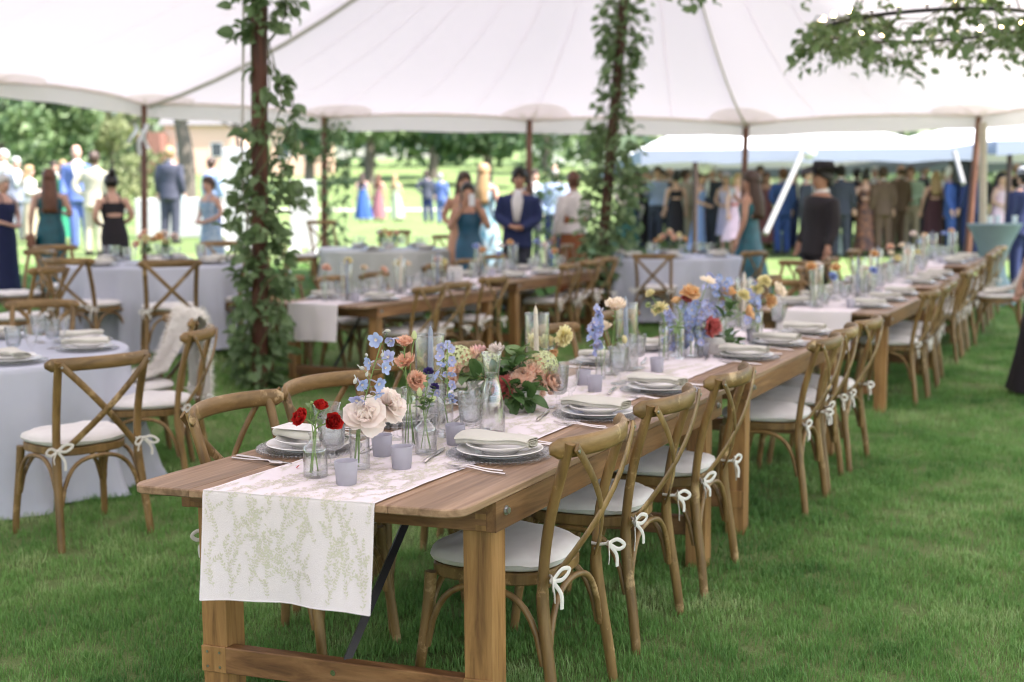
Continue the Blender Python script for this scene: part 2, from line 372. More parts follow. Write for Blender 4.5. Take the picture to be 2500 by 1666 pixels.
# ---------------------------------------------------------------- trees, shrubs and houses beyond the tent
def leaf_cloud(rng, blobs, n, size, m, name):
    b = MB()
    for i in range(n):
        c, r = blobs[rng.randrange(len(blobs))]
        while True:
            q = Vector((rng.uniform(-1, 1), rng.uniform(-1, 1), rng.uniform(-1, 1)))
            if .25 < q.length < 1: break
        q = q * (.55 + .45 / max(q.length, .3) * .9) if q.length < .7 else q
        p = Vector(c) + Vector((q.x * r[0], q.y * r[1], q.z * r[2]))
        s = size * rng.uniform(.6, 1.5); u = Vector((rng.gauss(0, 1), rng.gauss(0, 1), rng.gauss(0, 1))).normalized(); w = u.orthogonal().normalized(); w2 = u.cross(w)
        b.add([p - w * s * .5, p + w2 * s * .32, p + w * s * .5, p - w2 * s * .32 + u * s * .12], [(0, 1, 2, 3)])
    return b.mesh(name, m, smooth=0)
M_bark = mat('tree_bark', (.17, .14, .115), .95, (.09, .072, .06), 14, bump=.6)
M_cr = [mat('crown_dark_green', (.075, .13, .05), .6, (.045, .085, .034), .6, trans=.25), mat('crown_mid_green', (.17, .24, .10), .6, (.10, .16, .06), .6, trans=.25),
        mat('crown_yellow_green', (.26, .28, .13), .6, (.17, .20, .085), .6, trans=.25), mat('shrub_pale_green', (.27, .32, .19), .6, (.17, .22, .12), .6, trans=.2)]
CROWNS = {}
def tree(x, y, h, w, trunk_h, mi, label, shape='round', sz=.28, n=1500, tr=.16, seed=0, zoff=0):
    rng = random.Random(seed); z = gz(x, y) + zoff
    t = thing('shrub' if trunk_h < .5 else 'tree', label, 'shrub' if trunk_h < .5 else 'tree', (x, y, z - .05), 0)
    tb = MB(); hh = h * .8
    tb.tube(curve([(0, 0, 0), (.05 * w * .3, 0, hh * .35), (-.03 * w, .04, hh * .7), (0, 0, hh)], 4), [tr * (1.25 - 1.1 * i / 12) for i in range(13)], 8)
    for k in range(7):
        a = k * 2.4 + seed; z0 = max(trunk_h * .85, hh * (.3 + .08 * k)); q = w * rng.uniform(.25, .42)
        tb.tube(curve([(0, 0, z0), (cos(a) * q * .5, sin(a) * q * .5, z0 + h * .07), (cos(a) * q, sin(a) * q, z0 + h * .16)], 3), [tr * .42, tr * .36, tr * .3, tr * .25, tr * .2, tr * .14, tr * .08], 6)
    ob('trunk', tb.mesh('trunk', M_bark), t)
    bl = []
    for k in range(16 if shape != 'cone' else 14):
        f = rng.random()
        if shape == 'cone':
            zz = trunk_h + (h - trunk_h) * f; q = w * .5 * (1 - f * .9); a = rng.uniform(0, 2 * pi); r = w * (.3 - .18 * f)
            bl.append(((cos(a) * q * .5, sin(a) * q * .5, zz), (r, r, h * .12)))
        else:
            zz = trunk_h + (h - trunk_h) * (.15 + .7 * f); k2 = math.sqrt(max(.1, 1 - (2 * f - .9) ** 2)); a = rng.uniform(0, 2 * pi); q = w * .5 * k2 * rng.uniform(.2, .75)
            bl.append(((cos(a) * q, sin(a) * q, zz), (w * rng.uniform(.13, .24), w * rng.uniform(.13, .24), (h - trunk_h) * rng.uniform(.10, .18))))
    c = ob('crown', leaf_cloud(rng, bl, n, sz, M_cr[mi], 'crown'), t); c['kind'] = 'stuff'
    return t
def tp(px, d): return (px - 1250) / FPX * d
tree(tp(150, 46), 46, 6.2, 5.2, 1.3, 1, 'broad leafy green tree with a pale trunk behind the guests', seed=1, n=2600, sz=.34)
tree(tp(20, 52), 52, 9, 7, 2.2, 0, 'dark tall tree at the edge of the lawn behind the broad green tree', seed=2, n=2200, sz=.4)
tree(tp(285, 56), 56, 7.5, 4.6, .6, 2, 'olive green cone shaped conifer in front of the brick house', 'cone', seed=3, n=2600, sz=.3)
tree(tp(352, 60), 60, 7.2, 4.2, .7, 2, 'slimmer olive conifer beside the brick house wall', 'cone', seed=4, n=2200, sz=.3)
tree(tp(215, 70), 70, 11, 8, 3, 0, 'dark tree rising behind the two olive conifers', seed=5, n=2200, sz=.5)
tree(tp(460, 38), 38, 8, 6.5, 4.0, 0, 'tree with pale bare trunk standing on the lawn by the man in charcoal', seed=6, n=2200, sz=.3, tr=.3)
tree(tp(590, 62), 62, 11, 8, 5, 0, 'dark tree overhanging the peach brick house', seed=7, n=2000, sz=.4)
tree(tp(905, 96), 96, 15, 15, 2.8, 1, 'spreading tree far across the lawn nearest the white board', seed=8, n=2600, sz=.75, tr=.4)
tree(tp(1060, 104), 104, 13, 14, 2.6, 0, 'dark spreading tree far across the lawn behind the pair in navy', seed=9, n=2600, sz=.8, tr=.4)
tree(tp(1190, 92), 92, 11, 12, 2.0, 0, 'dark green tree far across the lawn behind the woman taking a photo', seed=10, n=2400, sz=.7, tr=.4)
tree(tp(760, 84), 84, 10, 9, 2, 0, 'dark tree behind the white board and ivy', seed=11, n=2000, sz=.6, tr=.35)
tree(tp(1330, 120), 120, 12, 14, 2, 1, 'far hazy green tree beside the white house', seed=12, n=2000, sz=.8, tr=.35)
tree(tp(1490, 110), 110, 11, 12, 2, 1, 'far green tree past the end of the white canopy', seed=13, n=2000, sz=.8, tr=.35)
for i, (px, d, h, w, mi, lb) in enumerate([(1570, 62, 3.4, 8, 3, 'pale shrub beyond the canopy behind the woman in the green skirt'), (1700, 66, 3.6, 8, 1, 'green shrub beyond the canopy behind the woman in the blue gown'), (1830, 62, 3.3, 8, 3, 'pale shrub beyond the canopy behind the long haired woman in teal'),
        (1960, 68, 3.8, 8, 2, 'olive shrub beyond the canopy behind the cowboy hat'), (2090, 64, 3.4, 9, 3, 'pale shrub beyond the canopy behind the patterned dress'), (2230, 60, 3.6, 8, 1, 'green shrub beyond the canopy behind the mint shirt'), (2370, 62, 3.4, 8, 2, 'olive shrub beyond the canopy behind the tan pole'),
        (2490, 60, 3.8, 8, 1, 'green shrub beyond the canopy behind the cap in navy')]):
    tree(tp(px, d), d, h, w, .3, mi, lb, seed=30 + i, n=900, sz=.4, tr=.08)
for i, (px, d, h, w, mi) in enumerate([(60, 44, 1.5, 3.2, 1), (215, 50, 1.7, 3, 0)]):
    tree(tp(px, d), d, h, w, .2, mi, ['low green shrub at the foot of the broad green tree', 'low dark shrub at the foot of the olive conifers'][i], seed=50 + i, n=500, sz=.25, tr=.05)
def treeline(y, x0, x1, h, n, sd, mi):
    rng = random.Random(sd); bl = [((x0 + (x1 - x0) * i / 40, y + rng.uniform(-4, 4), gz(x0 + (x1 - x0) * i / 40, y) + h * rng.uniform(.25, .6)), (7, 3, h * rng.uniform(.35, .6))) for i in range(41)]
    ob('treeline', leaf_cloud(rng, bl, n, 1.5, M_cr[mi], 'treeline'), kind='stuff')
treeline(135, -75, 105, 13, 9000, 3, 1); treeline(88, 14, 75, 7, 5000, 4, 3)
M_brick = mat('peach_brick', (.80, .54, .42), .9, (.70, .44, .33), 6); M_brick2 = mat('dark_red_brick', (.28, .13, .10), .9, (.20, .09, .07), 6)
M_roof = mat('grey_shingle_roof', (.16, .15, .15), .9); M_white = mat('white_paint', (.78, .77, .77), .6, (.74, .73, .73), 4); M_pane = mat('dark_window_pane', (.05, .06, .075), .08)
def house(px, d, w, h, dep, m, label, roof_h, name='brick_house', wing=None, rz=0):
    x = tp(px, d); t = thing(name, label, 'house', (x, d, gz(x, d) - .3), rz)
    ob('wall', MB().box(-w / 2, w / 2, 0, dep, 0, h).mesh('wall', m), t)
    r = MB(); e = .5
    r.add([(-w / 2 - e, -e, h), (w / 2 + e, -e, h), (w / 2 + e, dep + e, h), (-w / 2 - e, dep + e, h), (-w / 2 - e, dep / 2, h + roof_h), (w / 2 + e, dep / 2, h + roof_h)],
          [(0, 1, 5, 4), (2, 3, 4, 5), (1, 2, 5), (3, 0, 4), (3, 2, 1, 0)])
    ob('roof', r.mesh('roof', M_roof, smooth=0), t)
    n = max(2, int(w / 3.2))
    for i in range(n):
        wx = -w / 2 + w * (i + .5) / n
        f = ob('window', MB().box(-.62, .62, -.05, .02, 0, 1.5, .01).mesh('window', M_white), t, (wx, 0, h * .38))
        ob('pane', MB().box(-.52, .52, -.065, -.051, .1, 1.4).mesh('pane', M_pane), f)
    if wing is not None:
        wx, ww, wh = wing
        ob('side_wall', MB().box(wx, wx + ww, -2.5, -.02, 0, wh).mesh('side_wall', M_brick2), t)
house(500, 118, 7, 5.2, 7, M_brick, 'peach brick house with a dark red side wing beyond the lawn', 2.4, wing=(-5.4, 2.2, 4.4))
house(1390, 150, 10, 5.5, 9, M_white, 'far white house between the ivy pole and the canopy', 2.6, 'white_house')
house(1010, 170, 22, 4, 9, mat('pale_stucco', (.55, .50, .45), .9), 'low pale stucco house far across the lawn under the trees', 1.8, 'stucco_house')
house(735, 112, 5, 5.2, 7, M_brick, 'small peach brick house end seen past the ivy pole', 2.0)
def path():
    b = MB(); m = mat('pale_path', (.48, .44, .40), .95, (.42, .38, .34), 2)
    for i in range(31):
        x = -40 + i * 2.6; y = 60 + 2 * sin(i * .2)
        b.v += [(x, y - 1.3, gz(x, y - 1.3) + .03), (x, y + 1.3, gz(x, y + 1.3) + .03)]
    b.f = [(2 * i, 2 * i + 2, 2 * i + 3, 2 * i + 1) for i in range(30)]; b.m = [0] * 30
    ob('path', b.mesh('path', m), kind='structure')
path()

# ================================================================ THE SAILCLOTH TENT
def sailcloth(name, c, tr):
    m, t, N, L, p = new_mat(name); p.inputs['Base Color'].default_value = (*c, 1); p.inputs['Roughness'].default_value = .85; p.inputs['Specular IOR Level'].default_value = .2
    tl = N.new('ShaderNodeBsdfTranslucent'); tl.inputs[0].default_value = (*c, 1)
    mx = N.new('ShaderNodeMixShader'); mx.inputs[0].default_value = tr; L.new(p.outputs[0], mx.inputs[1]); L.new(tl.outputs[0], mx.inputs[2]); L.new(mx.outputs[0], N['Material Output'].inputs[0])
    tc = N.new('ShaderNodeTexCoord'); n = N.new('ShaderNodeTexNoise'); n.inputs['Scale'].default_value = .8; n.inputs['Detail'].default_value = 4; L.new(tc.outputs['Object'], n.inputs[0])
    bp = N.new('ShaderNodeBump'); bp.inputs['Strength'].default_value = .12; bp.inputs['Distance'].default_value = .1; L.new(n.outputs[0], bp.inputs['Height']); L.new(bp.outputs[0], p.inputs['Normal'])
    MATS[name] = m; return m
M_sail = sailcloth('sailcloth', (.82, .735, .785), .195); M_val = sailcloth('valance_cloth', (.84, .775, .76), .18); M_patch = sailcloth('patch_cloth', (.86, .82, .77), .82); M_star = sailcloth('star_cloth', (.84, .83, .77), .80)
M_seam = sailcloth('seam_cloth', (.92, .87, .89), .88); M_strap = mat('strap_webbing', (.47, .46, .39), .8)
EAVE = [at(-30, 196, 15.6), at(351, 252, 17), at(792, 284, 17), at(1293, 291, 17), at(1822, 301, 17), at(2390, 280, 17)]
PER = [Vector((-11.5, 12.5, 3.0)), *EAVE, Vector((9.4, 15.0, 2.9)), Vector((10, 11.5, 2.7)), Vector((9.6, 8, 2.6)), Vector((8.6, 5, 2.6)), Vector((7.2, 2, 2.6)), Vector((5.4, -1, 2.6)), Vector((3.2, -3.6, 2.6)), Vector((.4, -5.6, 2.6)), Vector((-3, -6.6, 2.6)),
       Vector((-8, -7.0, 2.6)), Vector((-13, -6, 2.6)), Vector((-16, -2.5, 2.6)), Vector((-16.5, 1.5, 2.6)), Vector((-15.5, 5.5, 2.7)), Vector((-14, 9.2, 2.85))]
PK = [Vector((1.62, 14.3, 6.85)), Vector((-1.75, 8.9, 6.9)), Vector((-5.1, 3.6, 6.9)), Vector((-8.4, -1.6, 6.9))]
RT = [PK[0] * .35 + PK[1] * .65, PK[0] * .8 + PK[1] * .2, PK[0], PK[0], PK[0], PK[0], PK[0], PK[0], PK[0] * .5 + PK[1] * .5, PK[1], PK[2], PK[2] * .5 + PK[3] * .5, PK[3], PK[3], PK[3], PK[3], PK[3], PK[3], PK[3], PK[2] * .5 + PK[3] * .5, PK[2], PK[1] * .6 + PK[2] * .4]
NP = len(PER)
def roof_pt(s, u, dz=0):
    i = int(math.floor(s)) % NP; t = s - math.floor(s); a, b = PER[i], PER[(i + 1) % NP]; ra, rb = RT[i], RT[(i + 1) % NP]
    e = a.lerp(b, t); mid = (ra + rb) / 2; c = Vector((mid.x, mid.y, 0)); k = 4 * t * (1 - t)
    inw = Vector((c.x - e.x, c.y - e.y, 0)).normalized(); e = e + inw * (.16 * k) + Vector((0, 0, .05 * k))
    p = e.lerp(ra.lerp(rb, t), u); p.z -= 4 * u * (1 - u) * .55 * (1 - .3 * u) + .035 * k * u * (1 - u) * 4; p.z += dz
    return p
tent = thing('sailcloth_tent', 'large white sailcloth tent with dark wooden poles over the dining tables', 'tent')
rb = MB(); SUBD = 6; NU = 12
for i in range(NP * SUBD): rb.v += [roof_pt(i / SUBD, (k / NU) ** 1.15) for k in range(NU + 1)]
W_ = NU + 1
rb.f = [(i * W_ + k, ((i + 1) % (NP * SUBD)) * W_ + k, ((i + 1) % (NP * SUBD)) * W_ + k + 1, i * W_ + k + 1) for i in range(NP * SUBD) for k in range(NU)]; rb.m = [0] * len(rb.f)
ob('roof', rb.mesh('roof', M_sail, smooth=180), tent)
vb = MB()
for i in range(NP * SUBD):
    p = roof_pt(i / SUBD, 0); t = (i % SUBD) / SUBD; h = .20 + .06 * (4 * t * (1 - t)) + .012 * sin(i * 2.1)
    vb.v += [p + Vector((0, 0, .01)), p - Vector((0, 0, .02)) , p - Vector((0, 0, h * .5)) + Vector((.01 * sin(i), .012 * cos(i * 1.7), 0)), p - Vector((0, 0, h))]
vb.f = [(i * 4 + k, ((i + 1) % (NP * SUBD)) * 4 + k, ((i + 1) % (NP * SUBD)) * 4 + k + 1, i * 4 + k + 1) for i in range(NP * SUBD) for k in range(3)]; vb.m = [0] * len(vb.f)
ob('valance', vb.mesh('valance', M_val, smooth=180), tent)
hm = MB(); ln = [roof_pt(i / SUBD, .004, -.02) for i in range(NP * SUBD + 1)]; hm.tube(ln, .022, 6, caps=False)
ob('eave_rope', hm.mesh('eave_rope', M_patch), tent)
for s in [i + f for i in range(0, 7) for f in (.001, .34, .67)]:
    st = MB(); us = [(k / 16) ** 1.2 * .97 + .01 for k in range(17)]
    for u in us:
        p = roof_pt(s, u, -.012); q = (roof_pt(s + .02, u) - roof_pt(s - .02, u)); q = q.normalized() if q.length > 1e-6 else Vector((1, 0, 0)); st.v += [p - q * .010, p + q * .010]
    st.f = [(2 * k, 2 * k + 1, 2 * k + 3, 2 * k + 2) for k in range(16)]; st.m = [0] * 16
    ob('seam', st.mesh('seam', M_seam, smooth=180), tent)
for i in range(0, 7):                                       # reinforcement half discs with a star at each eave pole
    L1 = (PER[(i + 1) % NP] - PER[i]).length; L2 = (RT[i] - PER[i]).length
    def disc(rads, dz):
        b = MB(); n = len(rads) - 1; b.v.append(roof_pt(i, .002, dz))
        for k, r in enumerate(rads):
            a = pi * k / n; b.v.append(roof_pt(i + r * cos(a) / L1 + .0005, max(.001, r * sin(a) * .95 / L2), dz))
        b.f = [(0, k + 1, k + 2) for k in range(n)]; b.m = [0] * n; return b
    pt = ob('reinforcement_patch', disc([.56] * 21, -.03).mesh('patch', M_patch, smooth=180), tent)
    ob('star', disc([(.44 if k % 2 == 0 else .17) for k in range(9)], -.045).mesh('star', M_star, smooth=0), pt)
for i in (2, 5):                                            # webbing straps up to the peak
    b = MB(); b.tube([roof_pt(i + .004, .01 + .95 * k / 12, -.07) for k in range(13)], (.03, .008), 6); ob('strap', b.mesh('strap', M_strap), tent)
for i, (p, lean) in enumerate(zip(PER[1:7], (-.06, -.09, -.06, -.05, -.06, -.13))):
    zb = gz(p.x + lean, p.y); b = MB(); b.tube([(p.x + lean, p.y - .02, zb - .05), (p.x + lean * .5, p.y - .01, (zb + p.z) / 2), (p.x, p.y, p.z + .02)], [.05, .047, .043], 10)
    ob('pole', b.mesh('pole', M_pole2), tent)
PL = ongr(635, 948); PR = Vector((1.06, 14.35, gz(1.06, 14.35)))
for base, top in ((PL, PK[1] + Vector((-.02, 0, 0))), (PR, PK[0]), (Vector((-5.3, 3.9, 0)), PK[2]), (Vector((-8.6, -1.4, 0)), PK[3])):
    b = MB(); b.tube([base - Vector((0, 0, .06)), base.lerp(top, .33), base.lerp(top, .66), top], [.068, .066, .063, .055], 14); ob('pole', b.mesh('pole', M_pole), tent)
b = MB(); a0 = PL + Vector((-.085, -.05, 1.1)); b.tube(curve([a0, a0 + Vector((.05, -.04, .3)), a0 + Vector((.012, -.01, .62)), a0 + Vector((.05, 0, 1.6)), a0 + Vector((.09, 0, 2.6))], 5), .011, 6); ob('rope', b.mesh('rope', M_cushion), tent)
b = MB(); b.tube([PL + Vector((.0, 0, 1.72)), PL + Vector((.0, 0, 1.80))], .09, 12); ob('rope_wrap', b.mesh('rope_wrap', M_cushion), tent)

# ---------------------------------------------------------------- the two white canopies beyond
def canopy(x0, x1, y0, y1, ze, zr, label, poles):
    t = thing('white_canopy', label, 'canopy'); b = MB(); nx, ny = 12, 8
    def f(u, v):
        x = x0 + (x1 - x0) * u; y = y0 + (y1 - y0) * v; k = min(1, 4.5 * min(u, 1 - u)) * min(1, 2.2 * min(v, 1 - v) * 2)
        return (x, y, ze + (zr - ze) * min(1, k) ** .8)
    b.grid(f, nx, ny); ob('roof', b.mesh('roof', M_can, smooth=180), t)
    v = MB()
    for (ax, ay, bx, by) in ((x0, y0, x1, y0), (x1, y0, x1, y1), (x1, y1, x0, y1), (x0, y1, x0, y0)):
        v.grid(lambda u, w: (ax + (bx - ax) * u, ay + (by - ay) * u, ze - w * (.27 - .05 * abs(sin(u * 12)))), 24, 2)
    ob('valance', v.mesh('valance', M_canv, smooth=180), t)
    for x, y in poles:
        p = MB(); p.tube([(x, y, gz(x, y) - .05), (x, y, ze)], .05, 8); ob('pole', p.mesh('pole', M_canpole), t)
    return t
M_can = sailcloth('white_canopy_vinyl', (.80, .79, .80), .06); M_canv = sailcloth('canopy_valance_shaded', (.30, .33, .41), .05); M_canpole = mat('canopy_pole_wood', (.055, .030, .022), .7)  # valance base colour darkened to blue grey, standing in for shade on white vinyl
zc = at(1565, 366, 20.6).z
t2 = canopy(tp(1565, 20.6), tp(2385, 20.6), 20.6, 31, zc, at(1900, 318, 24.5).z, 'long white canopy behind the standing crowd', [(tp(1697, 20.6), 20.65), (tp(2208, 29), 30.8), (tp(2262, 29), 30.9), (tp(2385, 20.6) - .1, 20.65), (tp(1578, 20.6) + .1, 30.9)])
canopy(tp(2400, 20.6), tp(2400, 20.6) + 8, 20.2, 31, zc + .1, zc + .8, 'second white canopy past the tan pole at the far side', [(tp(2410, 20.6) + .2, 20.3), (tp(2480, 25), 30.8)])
def guy(p, q, r, label):
    b = MB(); b.tube([p, p.lerp(q, .5), q], r, 10); t = thing('padded_guy_strap', label, 'guy strap', me=b.mesh('padded_guy_strap', mat('strap_vinyl', (.24, .235, .23), .8))); return t
guy(at(1962, 366, 20.4), at(1868, 572, 18.6), .045, 'thick white padded guy strap slanting beside the cowboy')
guy(at(2330, 372, 20.4), at(2352, 450, 19.8), .04, 'thick white padded strap hanging at the canopy corner')
pp = at(2405, 590, 16.3); b = MB(); b.tube([(pp.x, pp.y, gz(pp.x, pp.y) - .05), at(2400, 300, 16.3)], .055, 10); thing('canopy_side_pole', 'tan wooden pole standing beside the dark perimeter pole', 'pole', me=b.mesh('canopy_side_pole', mat('tan_pole_wood', (.52, .45, .37), .6)))
M_lamp = mat('lantern_globe', (.8, .8, .78), .4)
for px, py, d, lb in ((1976, 373, 20.3, 'round white globe lantern hanging above the cowboy hat'), (1721, 411, 21.2, 'round white globe lantern hanging over the guests in blue')):
    p = at(px, py, d); b = MB(); b.ball((0, 0, 0), .12, 14); t = thing('globe_lantern', lb, 'lantern', p, me=b.mesh('globe_lantern', M_lamp), group='globe lanterns under the canopy')
    c = MB(); c.tube([(0, 0, .11), (0, 0, max(.2, zc - p.z))], .006, 5); ob('cord', c.mesh('cord', M_black), t)
# white seating board beyond the near pole
def board(pxl, pxr, pyt, d, label):
    l, r = tp(pxl, d), tp(pxr, d); zt = at(pxl, pyt, d).z; x = (l + r) / 2; z = gz(x, d)
    t = thing('white_board_wall', label, 'board', (x, d, z)); w = (r - l) / 2
    ob('panel', MB().box(-w, w, -.04, .04, .1, zt - z, .01).mesh('panel', mat('board_white', (.56, .55, .55), .7)), t)
    for s in (-1, 1): ob('foot', MB().box(s * w * .8 - .04, s * w * .8 + .04, -.35, .35, 0, .098, .01).mesh('foot', M_white), t)
board(556, 632, 362, 20.5, 'tall white freestanding board behind the ivy pole')
board(715, 778, 440, 19.5, 'shorter white board behind the slim dark pole')
def lowtable(pxl, pxr, d, label):
    l, r = tp(pxl, d), tp(pxr, d); x = (l + r) / 2; z = gz(x, d); w = (r - l) / 2
    t = thing('white_bar_table', label, 'table', (x, d, z)); b = MB()
    ob('tablecloth', MB().prism([(-w, -.35), (w, -.35), (w, .35), (-w, .35)], 0, .82, .02).mesh('tablecloth', MATS['board_white']), t)
lowtable(352, 545, 24.5, 'long white clothed table behind the man in charcoal')
# small white car and speaker far behind the crowd
def car(px, d, label):
    x = tp(px, d); t = thing('parked_car', label, 'car', (x, d, gz(x, d))); w = .88
    rings = []
    for y, z0, z1, k in ((0, .45, .75, .9), (.15, .3, .95, 1), (1.1, .3, 1.05, 1), (1.9, .3, 1.1, 1), (3.6, .3, 1.1, 1), (4.3, .35, 1.0, .96)):
        rings.append([(-w * k, y, z0), (w * k, y, z0), (w * k, y, (z0 + z1) / 2), (w * k * .96, y, z1), (-w * k * .96, y, z1), (-w * k, y, (z0 + z1) / 2)])
    ob('body', MB().loft(rings).mesh('body', M_white), t)
    ob('cabin', MB().loft([[(-.8, 1.1, 1.08), (.8, 1.1, 1.08), (.8, 3.8, 1.12), (-.8, 3.8, 1.12)], [(-.66, 1.7, 1.62), (.66, 1.7, 1.62), (.66, 3.4, 1.62), (-.66, 3.4, 1.62)]]).mesh('cabin', M_pane), t)
    ob('roof', MB().box(-.66, .66, 1.68, 3.42, 1.615, 1.66, .02).mesh('roof', M_white), t)
    for sx in (-1, 1):
        for y in (.8, 3.4): ob('wheel', MB().tube([(sx * .78, y, .32), (sx * .9, y, .32)], .32, 14).mesh('wheel', M_black), t)
        ob('headlight', MB().ball((sx * .62, .08, .72), (.14, .06, .08), 8).mesh('headlight', M_glass), t)
car(2145, 62, 'small white car parked far behind the brown suit')
sp = at(2352, 405, 20.9)
t = thing('loudspeaker', 'black loudspeaker mounted under the canopy corner', 'loudspeaker', sp)
ob('cabinet', MB().box(-.2, .2, -.17, .17, -.32, .32, .02).mesh('cabinet', M_black), t); ob('grille', MB().box(-.17, .17, -.185, -.172, -.28, .28).mesh('grille', mat('speaker_grille', (.03, .03, .032), .8)), t)
b = MB(); b.tube([(0, 0, -.32), (0, 0, gz(sp.x, sp.y) - sp.z)], .02, 8); ob('stand', b.mesh('stand', M_black), t)

# pale ribbons tied to the perimeter pole
for k, (dx, l) in enumerate(((-.20, .28), (-.05, .45), (.04, .36))):
    p = PER[2] + Vector((dx * .6, -.06, -.30)) if False else PER[2 - 0] + Vector((dx * .6, -.06, -.30))
    b = MB(); b.grid(lambda u, v: (p.x + dx * .35 * u + .035 * sin(u * 5 + k) + (v - .5) * .06, p.y + .02 * sin(u * 7 + k), p.z - l * u), 14, 2)
    ob('ribbon', b.mesh('ribbon', M_white, smooth=180), tent)

# ================================================================ FARM TABLES
YAW = 0.4857
EA = Vector((sin(YAW), cos(YAW), 0)); EB = Vector((-cos(YAW), sin(YAW), 0))
O_A = Vector((-.139, 2.895, 0))
RZ = math.atan2(EA.y, EA.x)              # local +x runs along the row (a), local +y across it (b)
SK = -.168
O_R2 = Vector((-1.183, 9.16, 0))
T_W, T_L, T_H = .995, 2.43, .76
def plank_outline(y0, y1, L, r0, r1, sk):
    o = []
    def arc(cx, cyy, a0, a1):
        for k in range(6):
            a = a0 + (a1 - a0) * k / 5; o.append((cx + .055 * cos(a), cyy + .055 * sin(a)))
    if r0: arc(.055, y0 + .055, pi, 1.5 * pi); arc(L - .055, y0 + .055, 1.5 * pi, 2 * pi)
    else: o.extend([(0, y0), (L, y0)])
    if r1: arc(L - .055, y1 - .055, 0, .5 * pi); arc(.055, y1 - .055, .5 * pi, pi)
    else: o.extend([(L, y1), (0, y1)])
    return [(x + sk * y, y) for x, y in o]
TM = {}
def table_meshes(sk):
    if sk in TM: return TM[sk]
    d = {}; fn = lambda x, y, z: (x + sk * y, y, z)
    d['planks'] = [MB().prism(plank_outline(i * T_W / 5 + (.0008 if i else 0), (i + 1) * T_W / 5 - (.0008 if i < 4 else 0), T_L, i == 0, i == 4, sk), T_H - .024, T_H, .0035).mesh('plank', M_plank, smooth=30) for i in range(5)]
    d['side'] = [MB().box(.205, T_L - .205, y, y + .028, T_H - .112, T_H - .0245, .002, fn=fn).mesh('side_apron', M_apron, smooth=30) for y in (.004, T_W - .032)]
    d['end'] = [MB().box(x, x + .028, .033, T_W - .033, T_H - .111, T_H - .0245, .002, fn=fn).mesh('end_apron', M_apron_y, smooth=30) for x in (.206, T_L - .234)]
    jb = []
    for x in (.2050, T_L - .2335):
        for yy in (.0335, T_W - .0635):
            b = MB()
            for k in range(3): b.box(x - .0006, x + .0295, yy, yy + .030, T_H - .108 + k * .032, T_H - .093 + k * .032, 0, fn=fn)
            jb.append(b.mesh('finger_joint', M_leg, smooth=0))
    d['joint'] = jb
    lg = []
    for x in (.236, T_L - .236 - .082):
        for y in (.034, T_W - .034 - .082):
            b = MB(); b.box(x, x + .050, y, y + .082, -.04, T_H - .113 + .08, .003, fn=fn); b.box(x + .0505, x + .082, y + .001, y + .081, -.04, T_H - .113 + .08, .003, fn=fn); lg.append(b.mesh('leg', M_leg, smooth=30))
    d['leg'] = lg
    d['beam'] = [MB().box(x - .012, x + .030, .1165, T_W - .1165, .130, .212, .003, fn=fn).mesh('foot_beam', M_apron_y, smooth=30) for x in (.240, T_L - .270)]
    bl = []
    for x in (.240, T_L - .270):
        for y in (.034, T_W - .116): bl.append(MB().box(x - .0125, x - .0045, y, y + .082, .1298, .2122, .002, fn=fn).mesh('joint_block', M_leg, smooth=30))
    d['block'] = bl
    br = []
    for x0, x1 in ((.26, .78), (T_L - .26, T_L - .78)):
        b = MB(); b.tube([(x0 + sk * .5, .5, .20), (x1 + sk * .5, .5, T_H - .03)], .016, 4); br.append(b.mesh('folding_brace', M_black, smooth=0))
    d['brace'] = br
    bo = []
    for x in (.262, T_L - .262):
        for y, s in ((.004, -1), (T_W - .004, 1)):
            b = MB(); b.tube([(x + sk * y, y, .70), (x + sk * y, y + s * .003, .70)], .014, 12); b.tube([(x + sk * y, y + s * .003, .70), (x + sk * y, y + s * .011, .70)], .0095, 6); bo.append(b.mesh('bolt', M_steel, smooth=30))
    d['bolt'] = bo
    sc = []
    for x in (.2272,):
        for yy in (T_W - .116,):
            for dy, z in ((.02, .148), (.062, .148), (.02, .194), (.062, .194)):
                b = MB(); y = yy + dy; b.tube([(x + sk * y, y, z), (x - .0018 + sk * y, y, z)], .0042, 8); sc.append(b.mesh('screw', M_steel))
        b = MB(); y = .52; b.tube([(x + sk * y, y, .178), (x - .003 + sk * y, y, .178)], .009, 10); sc.append(b.mesh('screw', M_silver))
    d['screw'] = sc
    TM[sk] = d; return d
def farm_table(org, a, label, sk=0, near=False):
    p = org + EA * a; z = gz(p.x + .8, p.y + 1) ; t = thing('farm_table', label, 'table', (p.x, p.y, z), RZ, 'long wooden farm tables')
    d = table_meshes(sk)
    for k, nm in (('planks', 'plank'), ('side', 'side_apron'), ('end', 'end_apron'), ('leg', 'leg'), ('beam', 'foot_beam'), ('brace', 'folding_brace'), ('bolt', 'bolt')) + ((('joint', 'finger_joint'), ('block', 'joint_block'), ('screw', 'screw')) if near else ()):
        for me in d[k]: ob(nm, me, t)
    return z
def loc(org, a, b, z=0.):                       # point at a metres along a row, b metres across it
    p = org + EA * a + EB * b; return Vector((p.x, p.y, z))
ROWS = {}
T_NAMES = {}
def ab(px, py, z, org=O_A):
    p = onz(px, py, z) - org; return p.dot(EA), p.dot(EB)
